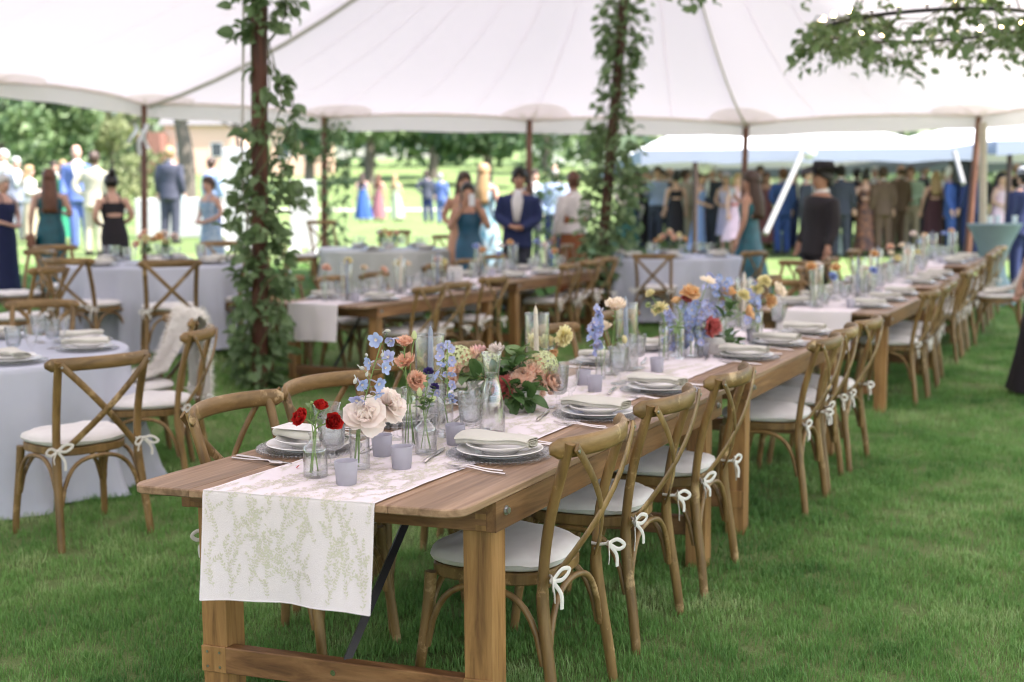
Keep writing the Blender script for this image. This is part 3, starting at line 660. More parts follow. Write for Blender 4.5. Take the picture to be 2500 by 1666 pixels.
TABLES = [(O_A, 0, 'farm table in front with sprig runner falling over its near end', SK, True), (O_A, 2.445, 'farm table butted to the far end of the front table', SK, True),
          (O_A, 6.08, 'farm table past the gap with a plain runner end hanging down', 0, False), (O_A, 8.53, 'middle farm table of the far three in the near row', 0, False), (O_A, 10.98, 'farthest farm table of the near row by the fur draped chair', 0, False),
          (O_R2, 0, 'farm table of the middle row beside the ivy wrapped pole', 0, False), (O_R2, 2.45, 'farm table of the middle row farther from the ivy pole', 0, False)]
TZ = [farm_table(o, a, 'brown wooden ' + l, sk, nr) for o, a, l, sk, nr in TABLES]

# ================================================================ RUNNERS: cloth with leafy sprig print
def runner(org, sk, a_end, zt, b0, b1, hang, label, dens, far_hang=0, seed=1):
    rng = random.Random(seed); z = zt + T_H
    def S(s, v):                                # s along the cloth from the lower hem, v across (0..1)
        b = b0 + (b1 - b0) * v
        if s < hang:
            a = -.006 - .004 * sin(v * 9 + seed) * (1 - s / hang) - .022 * (1 - s / hang) ** 1.3 * (.4 + sin(v * 6.2 + 1)) - .006 * (1 - s / hang) * sin(v * 17 + 2); zz = z + .0035 - (hang - s) - .008 * v * (1 - s / hang) + .006 * (1 - s / hang) * (1 - v)
            b += .006 * (1 - s / hang) * (v - .5)
            t = max(0., 1 - (hang - s) / .02); a += .004 * t * t
        else:
            a = s - hang - .004; zz = z + .0035 + .0011 * sin(a * 31 + v * 6) * sin(v * 23 + a * 9) + .0012 * sin(a * 7.3 + v * 17)
            b += .004 * sin(a * 2.7 + seed)
            if far_hang and a > a_end: zz = z + .0035 - (a - a_end); a = a_end + .004
        p = org + EA * (a + sk * b) + EB * b; return Vector((p.x, p.y, zz))
    Lt = hang + a_end + far_hang
    ss = sorted(set([hang * i / 10 for i in range(11)] + [hang + x for x in (-.012, -.006, -.002, .004, .012)] + [hang + i * .03 for i in range(int((Lt - hang) / .03) + 1)])); nv = 14
    t = thing('table_runner', label, 'runner', group='patterned table runners'); b = MB()
    b.v = [S(s, j / nv) for s in ss for j in range(nv + 1)]; k = nv + 1
    b.f = [(i * k + j, i * k + j + 1, (i + 1) * k + j + 1, (i + 1) * k + j) for i in range(len(ss) - 1) for j in range(nv)]; b.m = [0] * len(b.f)
    ob('cloth', b.mesh('cloth', M_runner, smooth=180), t)
    hb = MB()
    for v in (.0, 1.): hb.tube([S(s, v) for s in ss], (.0022, .0012), 4)
    hb.tube([S(0, j / nv) for j in range(nv + 1)], (.0022, .0012), 4); ob('hem', hb.mesh('hem', M_runner), t)
    if not dens: return t
    pb = MB(); W = b1 - b0
    def put(s, v, ang, l, w):
        c, q = cos(ang), sin(ang)
        def P(x, y):
            ps = s + (x * c - y * q); pv = v + (x * q + y * c) / W
            ps = min(max(ps, .006), Lt - .01); pv = min(max(pv, .012), .988); e = .004
            n = (S(ps + e, pv) - S(ps - e, pv)).cross(S(ps, pv + .008) - S(ps, pv - .008)); n.normalize()
            if ps < hang - .01:
                if n.dot(EA) > 0: n = -n
            elif n.z < 0: n = -n
            return S(ps, pv) + n * .0011
        pb.add([P(0, 0), P(l * .5, w * .5), P(l, 0), P(l * .5, -w * .5)], [(0, 1, 2, 3)])
    def twig(s, v, ang, L, lev):
        n = int(L / .0085); cur = rng.uniform(-.6, .6)
        for i in range(n):
            f = i / n; a = ang + cur * f; s2, v2 = s, v; s += .0085 * cos(a); v += .0085 * sin(a) / W
            if not (0 < v < 1 and .004 < s < Lt - .004): break
            put(s2, v2, a, .0095, .0013)
            lw = (.0115 if lev else .0105) * (1.15 - .5 * f)
            for sd in (-1, 1):
                if rng.random() < .8: put(s, v, a + sd * rng.uniform(.5, 1.1), lw * rng.uniform(.7, 1.25), .0041 * rng.uniform(.8, 1.2))
            if lev == 0 and i > 1 and i % 3 == 0: twig(s, v, a + rng.choice((-1, 1)) * rng.uniform(.4, .8), L * rng.uniform(.36, .5) * (1 - f * .45), 1)
        put(s, v, a, .011, .005)
    for i in range(int(Lt / .066)):
        if i * .066 > 3.2: break
        for j in range(5):
            v = (j + .28 + .5 * (i % 2)) / 5.15 + rng.uniform(-.025, .025); twig(max(.008, i * .066 - .03 + rng.uniform(-.012, .012)), v, rng.uniform(-.45, .45), rng.uniform(.12, .16), 0)
    p = ob('sprig_print', pb.mesh('sprig_print', M_print, smooth=0), t); p['kind'] = 'stuff'
    return t
runner(O_A, SK, 4.80, TZ[0], .235, .745, .30, 'white linen runner with pale green sprig print on the front tables', .9, seed=3)
runner(O_A, 0, 13.3, TZ[2], .25, .75, .30, 'pale runner on the far tables of the near row', 0, seed=4) if False else None
def runner2(org, a0, L, zs, label, seed):
    o2 = org + EA * a0; return runner(o2, 0, L, zs, .25, .75, .30, label, 0, .2, seed)
runner2(O_A, 6.08, 2.42, TZ[2], 'pale runner with its end hanging over the table past the gap', 5)
runner2(O_A, 8.53, 2.42, TZ[3], 'pale runner along the middle table of the far three', 6)
runner2(O_A, 10.98, 2.42, TZ[4], 'pale runner along the farthest table of the near row', 7)
runner2(O_R2, 0, 2.42, TZ[5], 'pale runner hanging from the middle row table end by the ivy pole', 8)
runner2(O_R2, 2.45, 2.42, TZ[6], 'pale runner on the middle row table farther from the ivy pole', 9)

# ================================================================ CROSSBACK CHAIRS
def chair_meshes():
    d = {}
    def outline(s, n=28):
        o = []
        for k in range(n):
            a = 2 * pi * k / n; c, q = cos(a), sin(a); x = abs(c) ** .62 * (1 if c > 0 else -1); y = abs(q) ** .62 * (1 if q > 0 else -1)
            w = .206 + .024 * y; o.append((x * w * s, y * .205 * s + .005))
        return o
    d['seat_frame'] = MB().prism(outline(1.0), .418, .456, .005).mesh('seat_frame', M_chair, smooth=35)
    b = MB(); n = 28; rings = []
    for z, s in ((.459, .90), (.462, .985), (.470, 1.03), (.479, 1.035), (.4805, 1.045), (.482, 1.035), (.492, 1.02), (.502, .93), (.508, .78), (.511, .5), (.512, .2)):
        rings.append([(x, y, z + .004 * sin(k * 1.7) * (s > .6) * (z > .475)) for k, (x, y) in enumerate(outline(s))])
    b.loft(rings); d['cushion'] = b.mesh('cushion', M_cushion, smooth=50)
    for s, nm in ((-1, 'l'), (1, 'r')):
        b = MB(); pts = curve([(s * .222, -.262, -.03), (s * .214, -.243, .13), (s * .203, -.215, .32), (s * .198, -.207, .44), (s * .199, -.228, .62), (s * .206, -.277, .80), (s * .209, -.300, .872)], 4)
        b.tube(pts, [(.0165 + .004 * min(1, i / 8), .0165 + .003 * min(1, i / 8)) if i < 12 else (.019, .016) for i in range(len(pts))], 9); d['post' + nm] = b.mesh('back_post', M_chair, smooth=50)
        b = MB(); pts = curve([(s * .226, .222, -.03), (s * .222, .208, .1), (s * .208, .182, .3), (s * .198, .172, .43)], 4); b.tube(pts, [.0150 + .005 * i / 12 for i in range(len(pts))], 9); d['fleg' + nm] = b.mesh('front_leg', M_chair, smooth=50)
        b = MB(); P = []                                             # one slat of the X, flat and bowed
        for k in range(11):
            t = k / 10; x = s * (.212 - .40 * t); z = .862 - .425 * t; y = -.322 + .112 * t ** 1.5 - .03 * sin(pi * t) - (.006 if s > 0 else 0); P.append((x, y, z))
        b.tube(P, [(.0052, .016)] * 11, 8, up=(0, 1, 0)); d['slat' + nm] = b.mesh('cross_slat', M_chair, smooth=50)
        b = MB()
        for (x, y, z) in (P[0], P[10]):
            q = (x - s * .004 if z > .6 else x + s * .004, y, z - .012 if z > .6 else z + .012); b.tube([(q[0], q[1] + .002, q[2]), (q[0], q[1] - .0085, q[2])], .0055, 8)
        d['screw' + nm] = b.mesh('screw', M_steel)
    b = MB(); rings = []
    for k in range(19):
        t = -1 + k / 9; th = t * 1.03; x = .268 * sin(th) / sin(1.03) * .93; y = -.255 - .095 * (cos(th * 1.25) - cos(1.03 * 1.25)) / (1 - cos(1.03 * 1.25)) + .0
        e = min(1, (1 - abs(t)) * 7 + .45); tx = cos(th * .8) ; ny = -sin(-th * .9)
        nx, nyy = sin(th * .9), -cos(th * .9); ring = []
        for j in range(10):
            a = 2 * pi * j / 10; u = cos(a) * .0125; w = sin(a) * (.030 if True else 0) * e; w = max(-.030, min(.030, w * 1.1))
            ring.append((x + nx * u, y + nyy * u, .856 + w + .004 * (1 - t * t)))
        rings.append(ring)
    b.loft(rings); d['rail'] = b.mesh('top_rail', M_rail, smooth=60)
    ar = []
    L = lambda s, f: Vector((s * (.217 if f > 0 else .205), f * (.190 if f > 0 else .222), .22))
    for A, B in ((L(-1, 1), L(1, 1)), (L(-1, -1), L(1, -1)), (L(-1, 1), L(-1, -1)), (L(1, 1), L(1, -1))):
        b = MB(); pts = []
        for k in range(17):
            u = k / 16; uu = u + .045 * sin(2 * pi * u) * -1; p = A.lerp(B, uu * .94 + .03); q = abs(2 * u - 1); p.z = .20 + .208 * (1 - q ** 2.6) ** .75; c = Vector((0, 0, p.z)); p = p + (Vector((0, 0, 0)) - Vector((p.x, p.y, 0))) * .05 * (1 - q); pts.append(p)
        b.tube(pts, .0105, 7); ar.append(b.mesh('arched_brace', M_chair, smooth=60))
    d['arch'] = ar
    def bow(seed, s):
        r = random.Random(seed); b = MB(); c = Vector((s * .199, -.232, .462)); o = Vector((s * .012, -.012, 0))
        b.tube([(s * .175, -.200, .468), (s * .18, -.226, .465), c + o], (.005, .003), 6)
        b.ball(c + o, .0095, 7)
        for sg in (-1, 1):
            q = Vector((sg * r.uniform(.045, .07), -.02 - r.random() * .015, r.uniform(-.02, .035)))
            b.tube(curve([c + o, c + o + q * .55 + Vector((0, 0, .016)), c + o + q, c + o + q * .6 - Vector((0, 0, .016)), c + o], 4), (.0065, .002), 6)
            q = Vector((sg * r.uniform(.015, .045), -.018, -r.uniform(.055, .1)))
            b.tube(curve([c + o, c + o + q * .5 + Vector((sg * .012, -.008, 0)), c + o + q], 4), (.0062, .002), 6)
        return b.mesh('cushion_tie', M_tie, smooth=60)
    d['bow'] = [[bow(s * 7 + k, s) for k in range(4)] for s in (-1, 1)]
    return d
CH = chair_meshes(); _cn = [0]
def chair(x, y, rz, label, group=None, dx=0):
    _cn[0] += 1; k = _cn[0]; t = thing('crossback_chair', label, 'chair', (x, y, gz(x, y)), rz, group)
    for key, nm in (('seat_frame', 'seat_frame'), ('cushion', 'cushion'), ('postl', 'back_post'), ('postr', 'back_post'), ('flegl', 'front_leg'), ('flegr', 'front_leg'), ('rail', 'top_rail')): ob(nm, CH[key], t)
    for s in 'lr':
        q = ob('cross_slat', CH['slat' + s], t)
        if y < 8: ob('screw', CH['screw' + s], q)
    for m in CH['arch']: ob('arched_brace', m, t)
    for s in (0, 1): ob('cushion_tie', CH['bow'][s][(k + s) % 4], t)
    return t
RZ_R = RZ + 0.0          # chairs on the b < 0 side look towards +b: local +y -> EB
RZ_L = RZ + pi
wob = random.Random(11)
def row_chairs(org, as_, b, rz, labels, group):
    for a, lb in zip(as_, labels):
        p = loc(org, a, b + wob.uniform(-.025, .02)); chair(p.x, p.y, rz + wob.uniform(-.09, .09), lb, group)
GA = 'crossback chairs along the near row'; GM = 'crossback chairs along the middle row'
row_chairs(O_A, [.62, 1.32, 1.98], .185, RZ_R, ['nearest crossback chair of the row facing the tables, beside the big front leg', 'crossback chair second from the front on the grass aisle side', 'crossback chair third from the front beside the table joint legs'], GA)
row_chairs(O_A, [3.34, 3.86, 4.42], .125, RZ_R, ['fourth crossback chair of the aisle side, first past the table joint', 'fifth crossback chair of the aisle side between two close chairs', 'sixth crossback chair of the aisle side just before the gap'], GA)
row_chairs(O_A, [.56, 1.07, 1.60], .96, RZ_L, ['nearest crossback chair behind the front table by the white stacked plates', 'second crossback chair behind the front table behind the red flowers', 'third crossback chair behind the front table behind the blush roses'], GA)
row_chairs(O_A, [2.22, 3.22, 4.20], 1.03, RZ_L, ['crossback chair behind the peach centrepiece across the table', 'crossback chair behind the ivory taper hurricane', 'crossback chair behind the lavender taper hurricane'], GA)
row_chairs(O_A, [6.92, 7.45, 8.02, 9.35, 9.85, 10.4, 11.75, 12.3, 12.85], .13, RZ_R, [ORD[i] + ' crossback chair past the gap on the grass aisle side' for i in range(9)], GA)
row_chairs(O_A, [6.75, 7.4, 8.05, 9.3, 9.95, 10.6, 11.8], 1.08, RZ_L, [ORD[i] + ' crossback chair past the gap on the crowd side of the near row' for i in range(7)], GA)
row_chairs(O_R2, [.76, 1.26, 1.92], .16, RZ_R, ['middle row crossback chair closest to the ivy pole, facing away', 'middle row crossback chair second from the ivy pole, facing away', 'middle row crossback chair third from the ivy pole, facing away'], GM)
row_chairs(O_R2, [3.62, 4.10, 4.56], .14, RZ_R, ['middle row chair first past its table joint', 'middle row chair between the last two pushed to the far table', 'last middle row chair by the vine wrapped far pole'], GM)
row_chairs(O_R2, [.55, 1.25, 1.95, 3.1, 3.75, 4.4], .96, RZ_L, ['crossback chair across the middle row, ' + ORD[i] + ' from the ivy pole' for i in range(6)], GM)

# ================================================================ ROUND TABLES
def round_table(cx, cy, r, label, m, z=None, seed=0):
    rng = random.Random(seed); z = gz(cx, cy) if z is None else z
    t = thing('round_table', label, 'table', (cx, cy, z), 0, 'round tables under long cloths')
    b = MB(); b.lathe([(0, .715), (r * .97, .715), (r * .985, .735), (r * .97, .752), (0, .752)], 32); ob('tabletop', b.mesh('tabletop', M_apron), t)
    for k in range(4):
        b = MB(); a = k * pi / 2 + .4; b.tube([(cos(a) * r * .6, sin(a) * r * .6, .712), (cos(a) * r * .68, sin(a) * r * .68, -.03)], .016, 8); ob('leg', b.mesh('leg', M_black), t)
    nf = 15; ph = [rng.uniform(0, 6.3) for _ in range(4)]
    def fold(a, zz):
        k = max(0, (.70 - zz) / .70); return 1 + k * (.055 + .075 * sin(a * nf + ph[0] + .8 * sin(a * 3 + ph[1])) + .03 * sin(a * nf * 2 + ph[2]) + .05 * sin(a * 5 + ph[3]))
    b = MB(); b.lathe([(.02, .7565), (r * .5, .757), (r * .93, .7565), (r * .985, .754), (r, .745), (r * 1.003, .72), (r * 1.005, .64), (r * 1.008, .5), (r * 1.01, .35), (r * 1.015, .2), (r * 1.02, .08), (r * 1.04, .012)], 150, mod=fold)
    ob('tablecloth', b.mesh('tablecloth', m, smooth=180), t)
    return Vector((cx, cy, z + .757))
def chairs_round(c, r, angs, labels, group):
    for a, lb in zip(angs, labels):
        a = rad(a); x, y = c.x + cos(a) * r, c.y + sin(a) * r; chair(x, y, a + pi / 2, lb, group)
C1 = round_table(-3.12, 6.42, .92, 'round table with pale blue grey cloth and folds, nearest at the edge of the photo', M_cloth, 0, 1)
p2 = at(385, 700, 10.9); C2 = round_table(p2.x, 10.9, .86, 'round table with pale blue grey cloth behind the fur draped chair', M_cloth, None, 2)
C3 = round_table(tp(1640, 14.6), 14.6, .88, 'round table with blue grey cloth beside the teal gown', M_cloth, None, 3)
C4 = round_table(tp(950, 15.4), 15.4, .90, 'round table with sage grey cloth behind the middle row', M_cloth2, None, 4)
C5 = round_table(-5.6, 9.6, .86, 'round table cut off by the edge of the photo near the navy dress', M_cloth, None, 5)
def face(c, x, y): return math.atan2(c.y - y, c.x - x) - pi / 2
def chair_at(c, x, y, lb, tw=0): return chair(x, y, face(c, x, y) + tw, lb, 'crossback chairs around the round tables')
chair_at(C1, -2.08, 5.42, 'crossback chair seen from behind at the near round table')
chair_at(C1, -2.03, 6.40, 'crossback chair side on at the near round table beside the fur')
FURC = chair_at(C1, -2.30, 6.98, 'crossback chair with a white fur throw over its back')
chair_at(C1, -3.25, 7.75, 'crossback chair across the near round table facing the camera')
chair_at(C1, -4.1, 7.35, 'crossback chair at the far edge of the near round table')
def chair_px(c, px, d, lb, tw=0): return chair_at(c, tp(px, d), d, lb, tw)
chair_px(C2, 218, 9.9, 'crossback chair turned away at the second round table, nearer the teal dress')
chair_px(C2, 412, 9.75, 'crossback chair turned away at the second round table behind the fur')
chair_px(C2, 175, 11.7, 'crossback chair facing the camera across the second round table')
chair_px(C2, 560, 10.7, 'crossback chair half hidden by the ivy pole at the second round table')
chair_px(C2, 520, 12.1, 'crossback chair beyond the flowers of the second round table')
chair_px(C5, 38, 10.9, 'crossback chair near the folded hands of the woman in navy')
chair_px(C5, 45, 9.3, 'low crossback chair rail at the photo edge past the goblets')
chair_px(C3, 1606, 13.62, 'dark crossback chair turned away at the round table by the teal gown')
chair_px(C3, 1795, 13.9, 'crossback chair tucked behind the teal gown')
chair_px(C3, 1440, 14.9, 'crossback chair at the round table next to the vine wrapped pole')
chair_px(C3, 1790, 15.4, 'crossback chair beyond the round table by the teal gown')
chair_px(C4, 815, 16.4, 'reddish crossback chair beyond the sage cloth, nearest the slim pole')
chair_px(C4, 962, 16.6, 'crossback chair beyond the sage cloth, middle of the three')
chair_px(C4, 1065, 16.3, 'crossback chair beyond the sage cloth beside the bare shouldered woman')
chair_px(C4, 740, 15.3, 'crossback chair at the sage cloth beside the white board')
p = loc(O_A, 12.9, .1); chair(tp(2440, 12.6), 12.6, rad(68), 'crossback chair with cream fur at the end of the near row, side on', None)
chair(tp(1890, 12.4), 12.4, rad(115), 'spare crossback chair on the grass beside the man in the cowboy hat', None)
chair(tp(1905, 9.9), 9.9, rad(170), 'spare crossback chair standing in the gap beyond the tables', None)

# fur throws
def fur(ch, label, sd, k=1):
    rng = random.Random(sd); b = MB(); hb = MB()
    def S(u, v):                                # u along the throw (seat -> over the rail -> down the back), v across
        w = (.20 + .035 * sin(u * 9 + sd)) * k
        P = [(.13, .525), (-.05, .53), (-.17, .56), (-.24, .70), (-.30, .86), (-.345, .915), (-.392, .87), (-.40, .70), (-.40, .50), (-.39, .34 + .06 * sin(v * 8))]
        f = u * 8.999; i = int(f); t = f - i; y = P[i][0] + (P[i + 1][0] - P[i][0]) * t; z = P[i][1] + (P[i + 1][1] - P[i][1]) * t
        return Vector(((v - .5) * 2 * w + .02 * sin(u * 11) + .03, y + .012 * sin(v * 9 + u * 5), z + .012 * sin(v * 12 + u * 7)))
    b.grid(S, 30, 12)
    for i in range(16000):
        u, v = rng.random(), rng.random(); p = S(u, v); e = .01
        n = (S(min(u + e, 1), v) - S(max(u - e, 0), v)).cross(S(u, min(v + e, 1)) - S(u, max(v - e, 0)))
        if n.length < 1e-7: continue
        n.normalize()
        if n.z < 0 and u < .5: n = -n
        if u > .6 and n.y > 0: n = -n
        q = n * rng.uniform(.018, .042) + Vector((rng.gauss(0, .014), rng.gauss(0, .014), rng.gauss(-.012, .014))); w = Vector((rng.gauss(0, 1), rng.gauss(0, 1), rng.gauss(0, 1))).normalized() * .0026
        hb.add([p - w, p + w, p + q], [(0, 1, 2)])
    M = ch.matrix_basis.copy(); t = ob('fur_throw', None, None, label=label, category='throw', group='fur throws'); t.matrix_world = M
    t.location = ch.location; t.rotation_euler = ch.rotation_euler
    ob('hide', b.mesh('hide', M_fur, smooth=180), t); h = ob('fur', hb.mesh('fur', M_fur, smooth=0), t); h['kind'] = 'stuff'
fur(FURC, 'shaggy white fur throw over the chair at the near round table', 3)
for o in list(COL.objects):
    if o.get('label') == 'crossback chair with cream fur at the end of the near row, side on': fur(o, 'cream fur throw over the chair at the far end of the near row', 8)

# ================================================================ TABLEWARE
W = {}
b = MB(); b.lathe([(0, .002), (.11, .002), (.155, .006), (.163, .010), (.163, .012), (.152, .0095), (.108, .0055), (0, .0055)], 48); W['charger'] = b.mesh('charger', M_charger)
b = MB()
for k in range(76): b.ball((.1655 * cos(2 * pi * k / 76), .1655 * sin(2 * pi * k / 76), .009), .0052, 6)
W['bead'] = b.mesh('beaded_rim', M_charger)
def plate(r, foot, z0, h): 
    b = MB(); b.lathe([(0, z0), (foot, z0), (foot * 1.02, z0 + .004), (r * .75, z0 + h * .55), (r * .985, z0 + h), (r, z0 + h + .0022), (r * .985, z0 + h + .004), (r * .74, z0 + h * .55 + .004), (foot * .98, z0 + .0055), (0, z0 + .0045)], 56); return b
W['plate'] = plate(.137, .085, .0062, .017).mesh('dinner_plate', M_china); W['bowl'] = plate(.108, .055, .0122, .027).mesh('salad_bowl', M_china)
def napkin(seed):
    r = random.Random(seed); n = 58; outer = []; inner = []
    for k in range(n):
        th = 2 * pi * 2.45 * k / (n - 1); f = k / (n - 1); hw = .016 + .036 * f; hh = .0035 + .0155 * f; c, s_ = cos(th), sin(th); e = .72
        for L_, dd in ((outer, 0), (inner, .0021)): L_.append(((hw - dd) * abs(c) ** e * (1 if c > 0 else -1), (hh - dd) * abs(s_) ** e * (1 if s_ > 0 else -1)))
    b = MB(); m = 14; loop = outer + inner[::-1]; K = len(loop); vs = []
    ph = r.uniform(0, 6)
    for i in range(m + 1):
        f = i / m; x = -.125 + .25 * f; sc = 1 + .10 * sin(f * 5 + ph) + .10 * max(0, f - .75) * 3; zc = .0185 - .016 * max(0, abs(2 * f - 1) - .68) + .0015 * sin(f * 9 + ph); tw = .10 * sin(f * 3 + ph)
        for y, z in loop: vs.append((x + .004 * sin(y * 60 + ph) * (f > .9), y * sc + .006 * sin(f * 4 + ph), max(.0012, zc + z * sc + y * tw)))
    fs = [(i * K + j, (i + 1) * K + j, (i + 1) * K + (j + 1) % K, i * K + (j + 1) % K) for i in range(m) for j in range(K)]
    h = K // 2
    for base in (0, m * K):
        for j in range(h - 1):
            q = (base + j, base + j + 1, base + K - 2 - j, base + K - 1 - j); fs.append(q if base else q[::-1])
    b.add(vs, fs); return b.mesh('napkin', M_napkin, smooth=60)
W['napkin'] = [napkin(k) for k in range(4)]
W['card'] = MB().box(-.052, .052, -.10, .10, 0, .0012).mesh('menu_card', M_paper, smooth=0)
def fork():
    b = MB(); b.tube(curve([(0, -.10, .004), (0, -.04, .005), (0, .02, .011), (0, .05, .007), (0, .062, .004)], 4), [(.0028, .0042)] * 8 + [(.002, .0032)] * 4 + [(.0014, .008)] * 5, 8, up=(0, 0, 1))
    for x in (-.0085, -.0028, .0028, .0085): b.tube([(x, .060, .0045), (x, .08, .0035), (x * .95, .103, .009)], [(.0011, .0017), (.001, .0016), (.0007, .0008)], 6, up=(0, 0, 1))
    return b.mesh('fork', M_silver, smooth=50)
def knife():
    b = MB(); b.tube([(0, -.115, .0055), (0, -.11, .0055), (0, -.03, .005), (0, -.015, .0045)], [(.003, .0045), (.0045, .0062), (.0036, .005), (.003, .0045)], 8, up=(0, 0, 1))
    b.tube([(0, -.016, .004), (0, .0, .0035), (.002, .06, .0032), (.003, .095, .003), (.005, .112, .003)], [(.0018, .004), (.0012, .009), (.001, .0095), (.0009, .007), (.0006, .001)], 8, up=(0, 0, 1)); return b.mesh('knife', M_silver, smooth=50)
def spoon():
    b = MB(); b.tube(curve([(0, -.10, .004), (0, -.03, .005), (0, .04, .010), (0, .055, .008)], 4), [(.0028, .0042)] * 9 + [(.002, .003)] * 4, 8, up=(0, 0, 1)); b.ball((0, .077, .0075), (.017, .026, .0045), 12); return b.mesh('spoon', M_silver, smooth=60)
W['fork'], W['knife'], W['spoon'] = fork(), knife(), spoon()
def glass(prof, n=24, m=None, mod=None): b = MB(); b.lathe(prof, n, mod=mod); return b.mesh('bowl', m or M_glass, smooth=60)
CUTP = [(.033, .062), (.0355, .08), (.0385, .105), (.0415, .135), (.0435, .165), (.0425, .165), (.0405, .135), (.037, .10), (.033, .078), (.02, .066), (0, .064)]
W['cut'] = glass([(.012, .052), (.022, .054)] + CUTP, 48, M_cut, lambda a, z: 1 + (.022 * abs(sin(a * 8 + z * 55)) + .022 * abs(sin(a * 8 - z * 55)) if .055 < z < .125 else .010 * abs(sin(a * 12))))
FOOT = [(0, 0), (.035, 0), (.036, .002), (.034, .004), (.012, .008), (.0065, .014), (.006, .032), (.010, .038), (.0065, .044), (.010, .052)]
b = MB(); b.lathe(FOOT, 20); W['foot'] = b.mesh('foot', M_glass)
W['clear'] = glass([(.010, .052), (.018, .056), (.026, .075), (.033, .11), (.041, .15), (.046, .168), (.045, .168), (.039, .148), (.031, .11), (.024, .078), (0, .062)], 40, M_glass, lambda a, z: 1 + .035 * cos(a * 8) * min(1, max(0, (z - .06) * 12)))
b = MB(); b.lathe([(0, .066), (.030, .072), (.0345, .09), (.0385, .125), (.0395, .138), (0, .138)], 24); W['wine_water'] = b.mesh('water', M_water)
def goblet(p, kind, label, group='drinking glasses on the tables'):
    t = thing('water_goblet' if kind == 'cut' else 'wine_glass', label, 'glass', p, wob.uniform(0, 6), group)
    ob('bowl', W[kind], t); ob('foot', W['foot'], t)
    if kind == 'cut': ob('water', W['wine_water'], t)
    return t
b = MB(); b.lathe([(0, .0), (.027, 0), (.0285, .002), (.0335, .066), (.0325, .0675), (.0315, .066), (.0265, .008), (0, .008)], 32); W['votive'] = b.mesh('cup', M_frost)
b = MB(); b.lathe([(0, .009), (.0255, .009), (.0275, .032), (0, .032)], 20); b.tube([(0, 0, .032), (.001, 0, .040)], .0008, 5); W['wax'] = b.mesh('wax', mat('white_wax', (.78, .75, .70), .6))
def votive(p, label):
    t = thing('frosted_votive', label, 'candle holder', p, 0, 'frosted lavender grey votives'); ob('cup', W['votive'], t); ob('wax', W['wax'], t); return t
HUR = [(0, 0), (.050, 0), (.0525, .002), (.0535, .006), (.0535, .318), (.0528, .321), (.0520, .318), (.0520, .009), (0, .009)]
b = MB(); b.lathe(HUR, 36); W['hur'] = b.mesh('chimney', M_glass)
b = MB(); b.lathe([(.0528, .3165), (.0543, .318), (.0543, .321), (.0528, .3225), (.0513, .320), (.0528, .3165)], 36); W['hur_rim'] = b.mesh('rim', M_charger)
b = MB(); b.lathe([(0, .010), (.022, .010), (.022, .026), (.014, .036), (.0135, .060), (0, .060)], 18); W['hold'] = b.mesh('base', mat('pewter_grey', (.20, .19, .19), .4, metal=.6))
def taper(m): b = MB(); b.lathe([(0, .050), (.0115, .050), (.0112, .15), (.0102, .28), (.0085, .335), (.003, .352), (0, .353)], 16); b.tube([(0, 0, .352), (.002, .001, .366)], .001, 5); return b.mesh('candle', m)
W['ti'], W['tb'] = taper(M_taper_i), taper(M_taper_b)
def hurricane(p, col, label):
    t = thing('hurricane_glass', 'tall glass chimney around the ' + label, 'hurricane glass', p, 0, 'tall hurricane glasses'); ob('chimney', W['hur'], t); ob('rim', W['hur_rim'], t)
    c = thing('taper_candle', label, 'candle', p, wob.uniform(0, 6), 'taper candles in hurricane glasses', rot=(rad(wob.uniform(-1.2, 1.2)), rad(wob.uniform(-1.2, 1.2)), 0)); ob('candle', W['ti' if col == 'i' else 'tb'], c); ob('holder', W['hold'], c)
VP = {'bottle': ([(0, 0), (.033, 0), (.0352, .003), (.0355, .075), (.033, .088), (.022, .098), (.0155, .104), (.015, .122), (.0185, .125), (.0185, .130), (.0155, .131), (.0135, .122), (.0135, .105), (.031, .086), (.0335, .075), (.0335, .008), (0, .008)], .078),
      'tall': ([(0, 0), (.0245, 0), (.026, .003), (.026, .15), (.0235, .165), (.0215, .172), (.022, .192), (.0245, .194), (.0245, .198), (.0205, .198), (.0195, .172), (.0215, .160), (.0240, .148), (.024, .008), (0, .008)], .12),
      'cyl': ([(0, 0), (.029, 0), (.0305, .003), (.0300, .10), (.0305, .144), (.0297, .146), (.0287, .144), (.0282, .10), (.0285, .009), (0, .009)], .10),
      'carafe': ([(0, 0), (.042, 0), (.0445, .004), (.0445, .05), (.040, .11), (.031, .165), (.0255, .19), (.0250, .215), (.0315, .262), (.0350, .285), (.0340, .286), (.0300, .262), (.0235, .215), (.0240, .19), (.0295, .165), (.0385, .11), (.0428, .05), (.042, .009), (0, .009)], .215)}
VM = {}
for k, (pr, wl) in VP.items():
    b = MB(); b.lathe(pr, 32); q = MB(); inner = [(r * .985, z) for r, z in pr[len(pr) // 2:] if .008 <= z < wl][::-1]
    q.lathe([(0, .0095)] + [(inner[0][0], .0095)] + inner[1:] + [(inner[-1][0] * (.9 if k == 'carafe' else 1), wl), (0, wl)], 24); VM[k] = (b.mesh('body', M_glass, smooth=60), q.mesh('water', M_water, smooth=60))
VN = {'bottle': 'glass_bottle', 'tall': 'glass_bottle', 'cyl': 'glass_vase', 'carafe': 'water_carafe'}
def vase(p, kind, label, s=1, water=True):
    t = thing(VN[kind], label, VN[kind].split('_')[1], p, wob.uniform(0, 6), 'clear glass flower vessels', scale=s); ob('body', VM[kind][0], t)
    if water: ob('water', VM[kind][1], t)
    return t
_ns = [0]
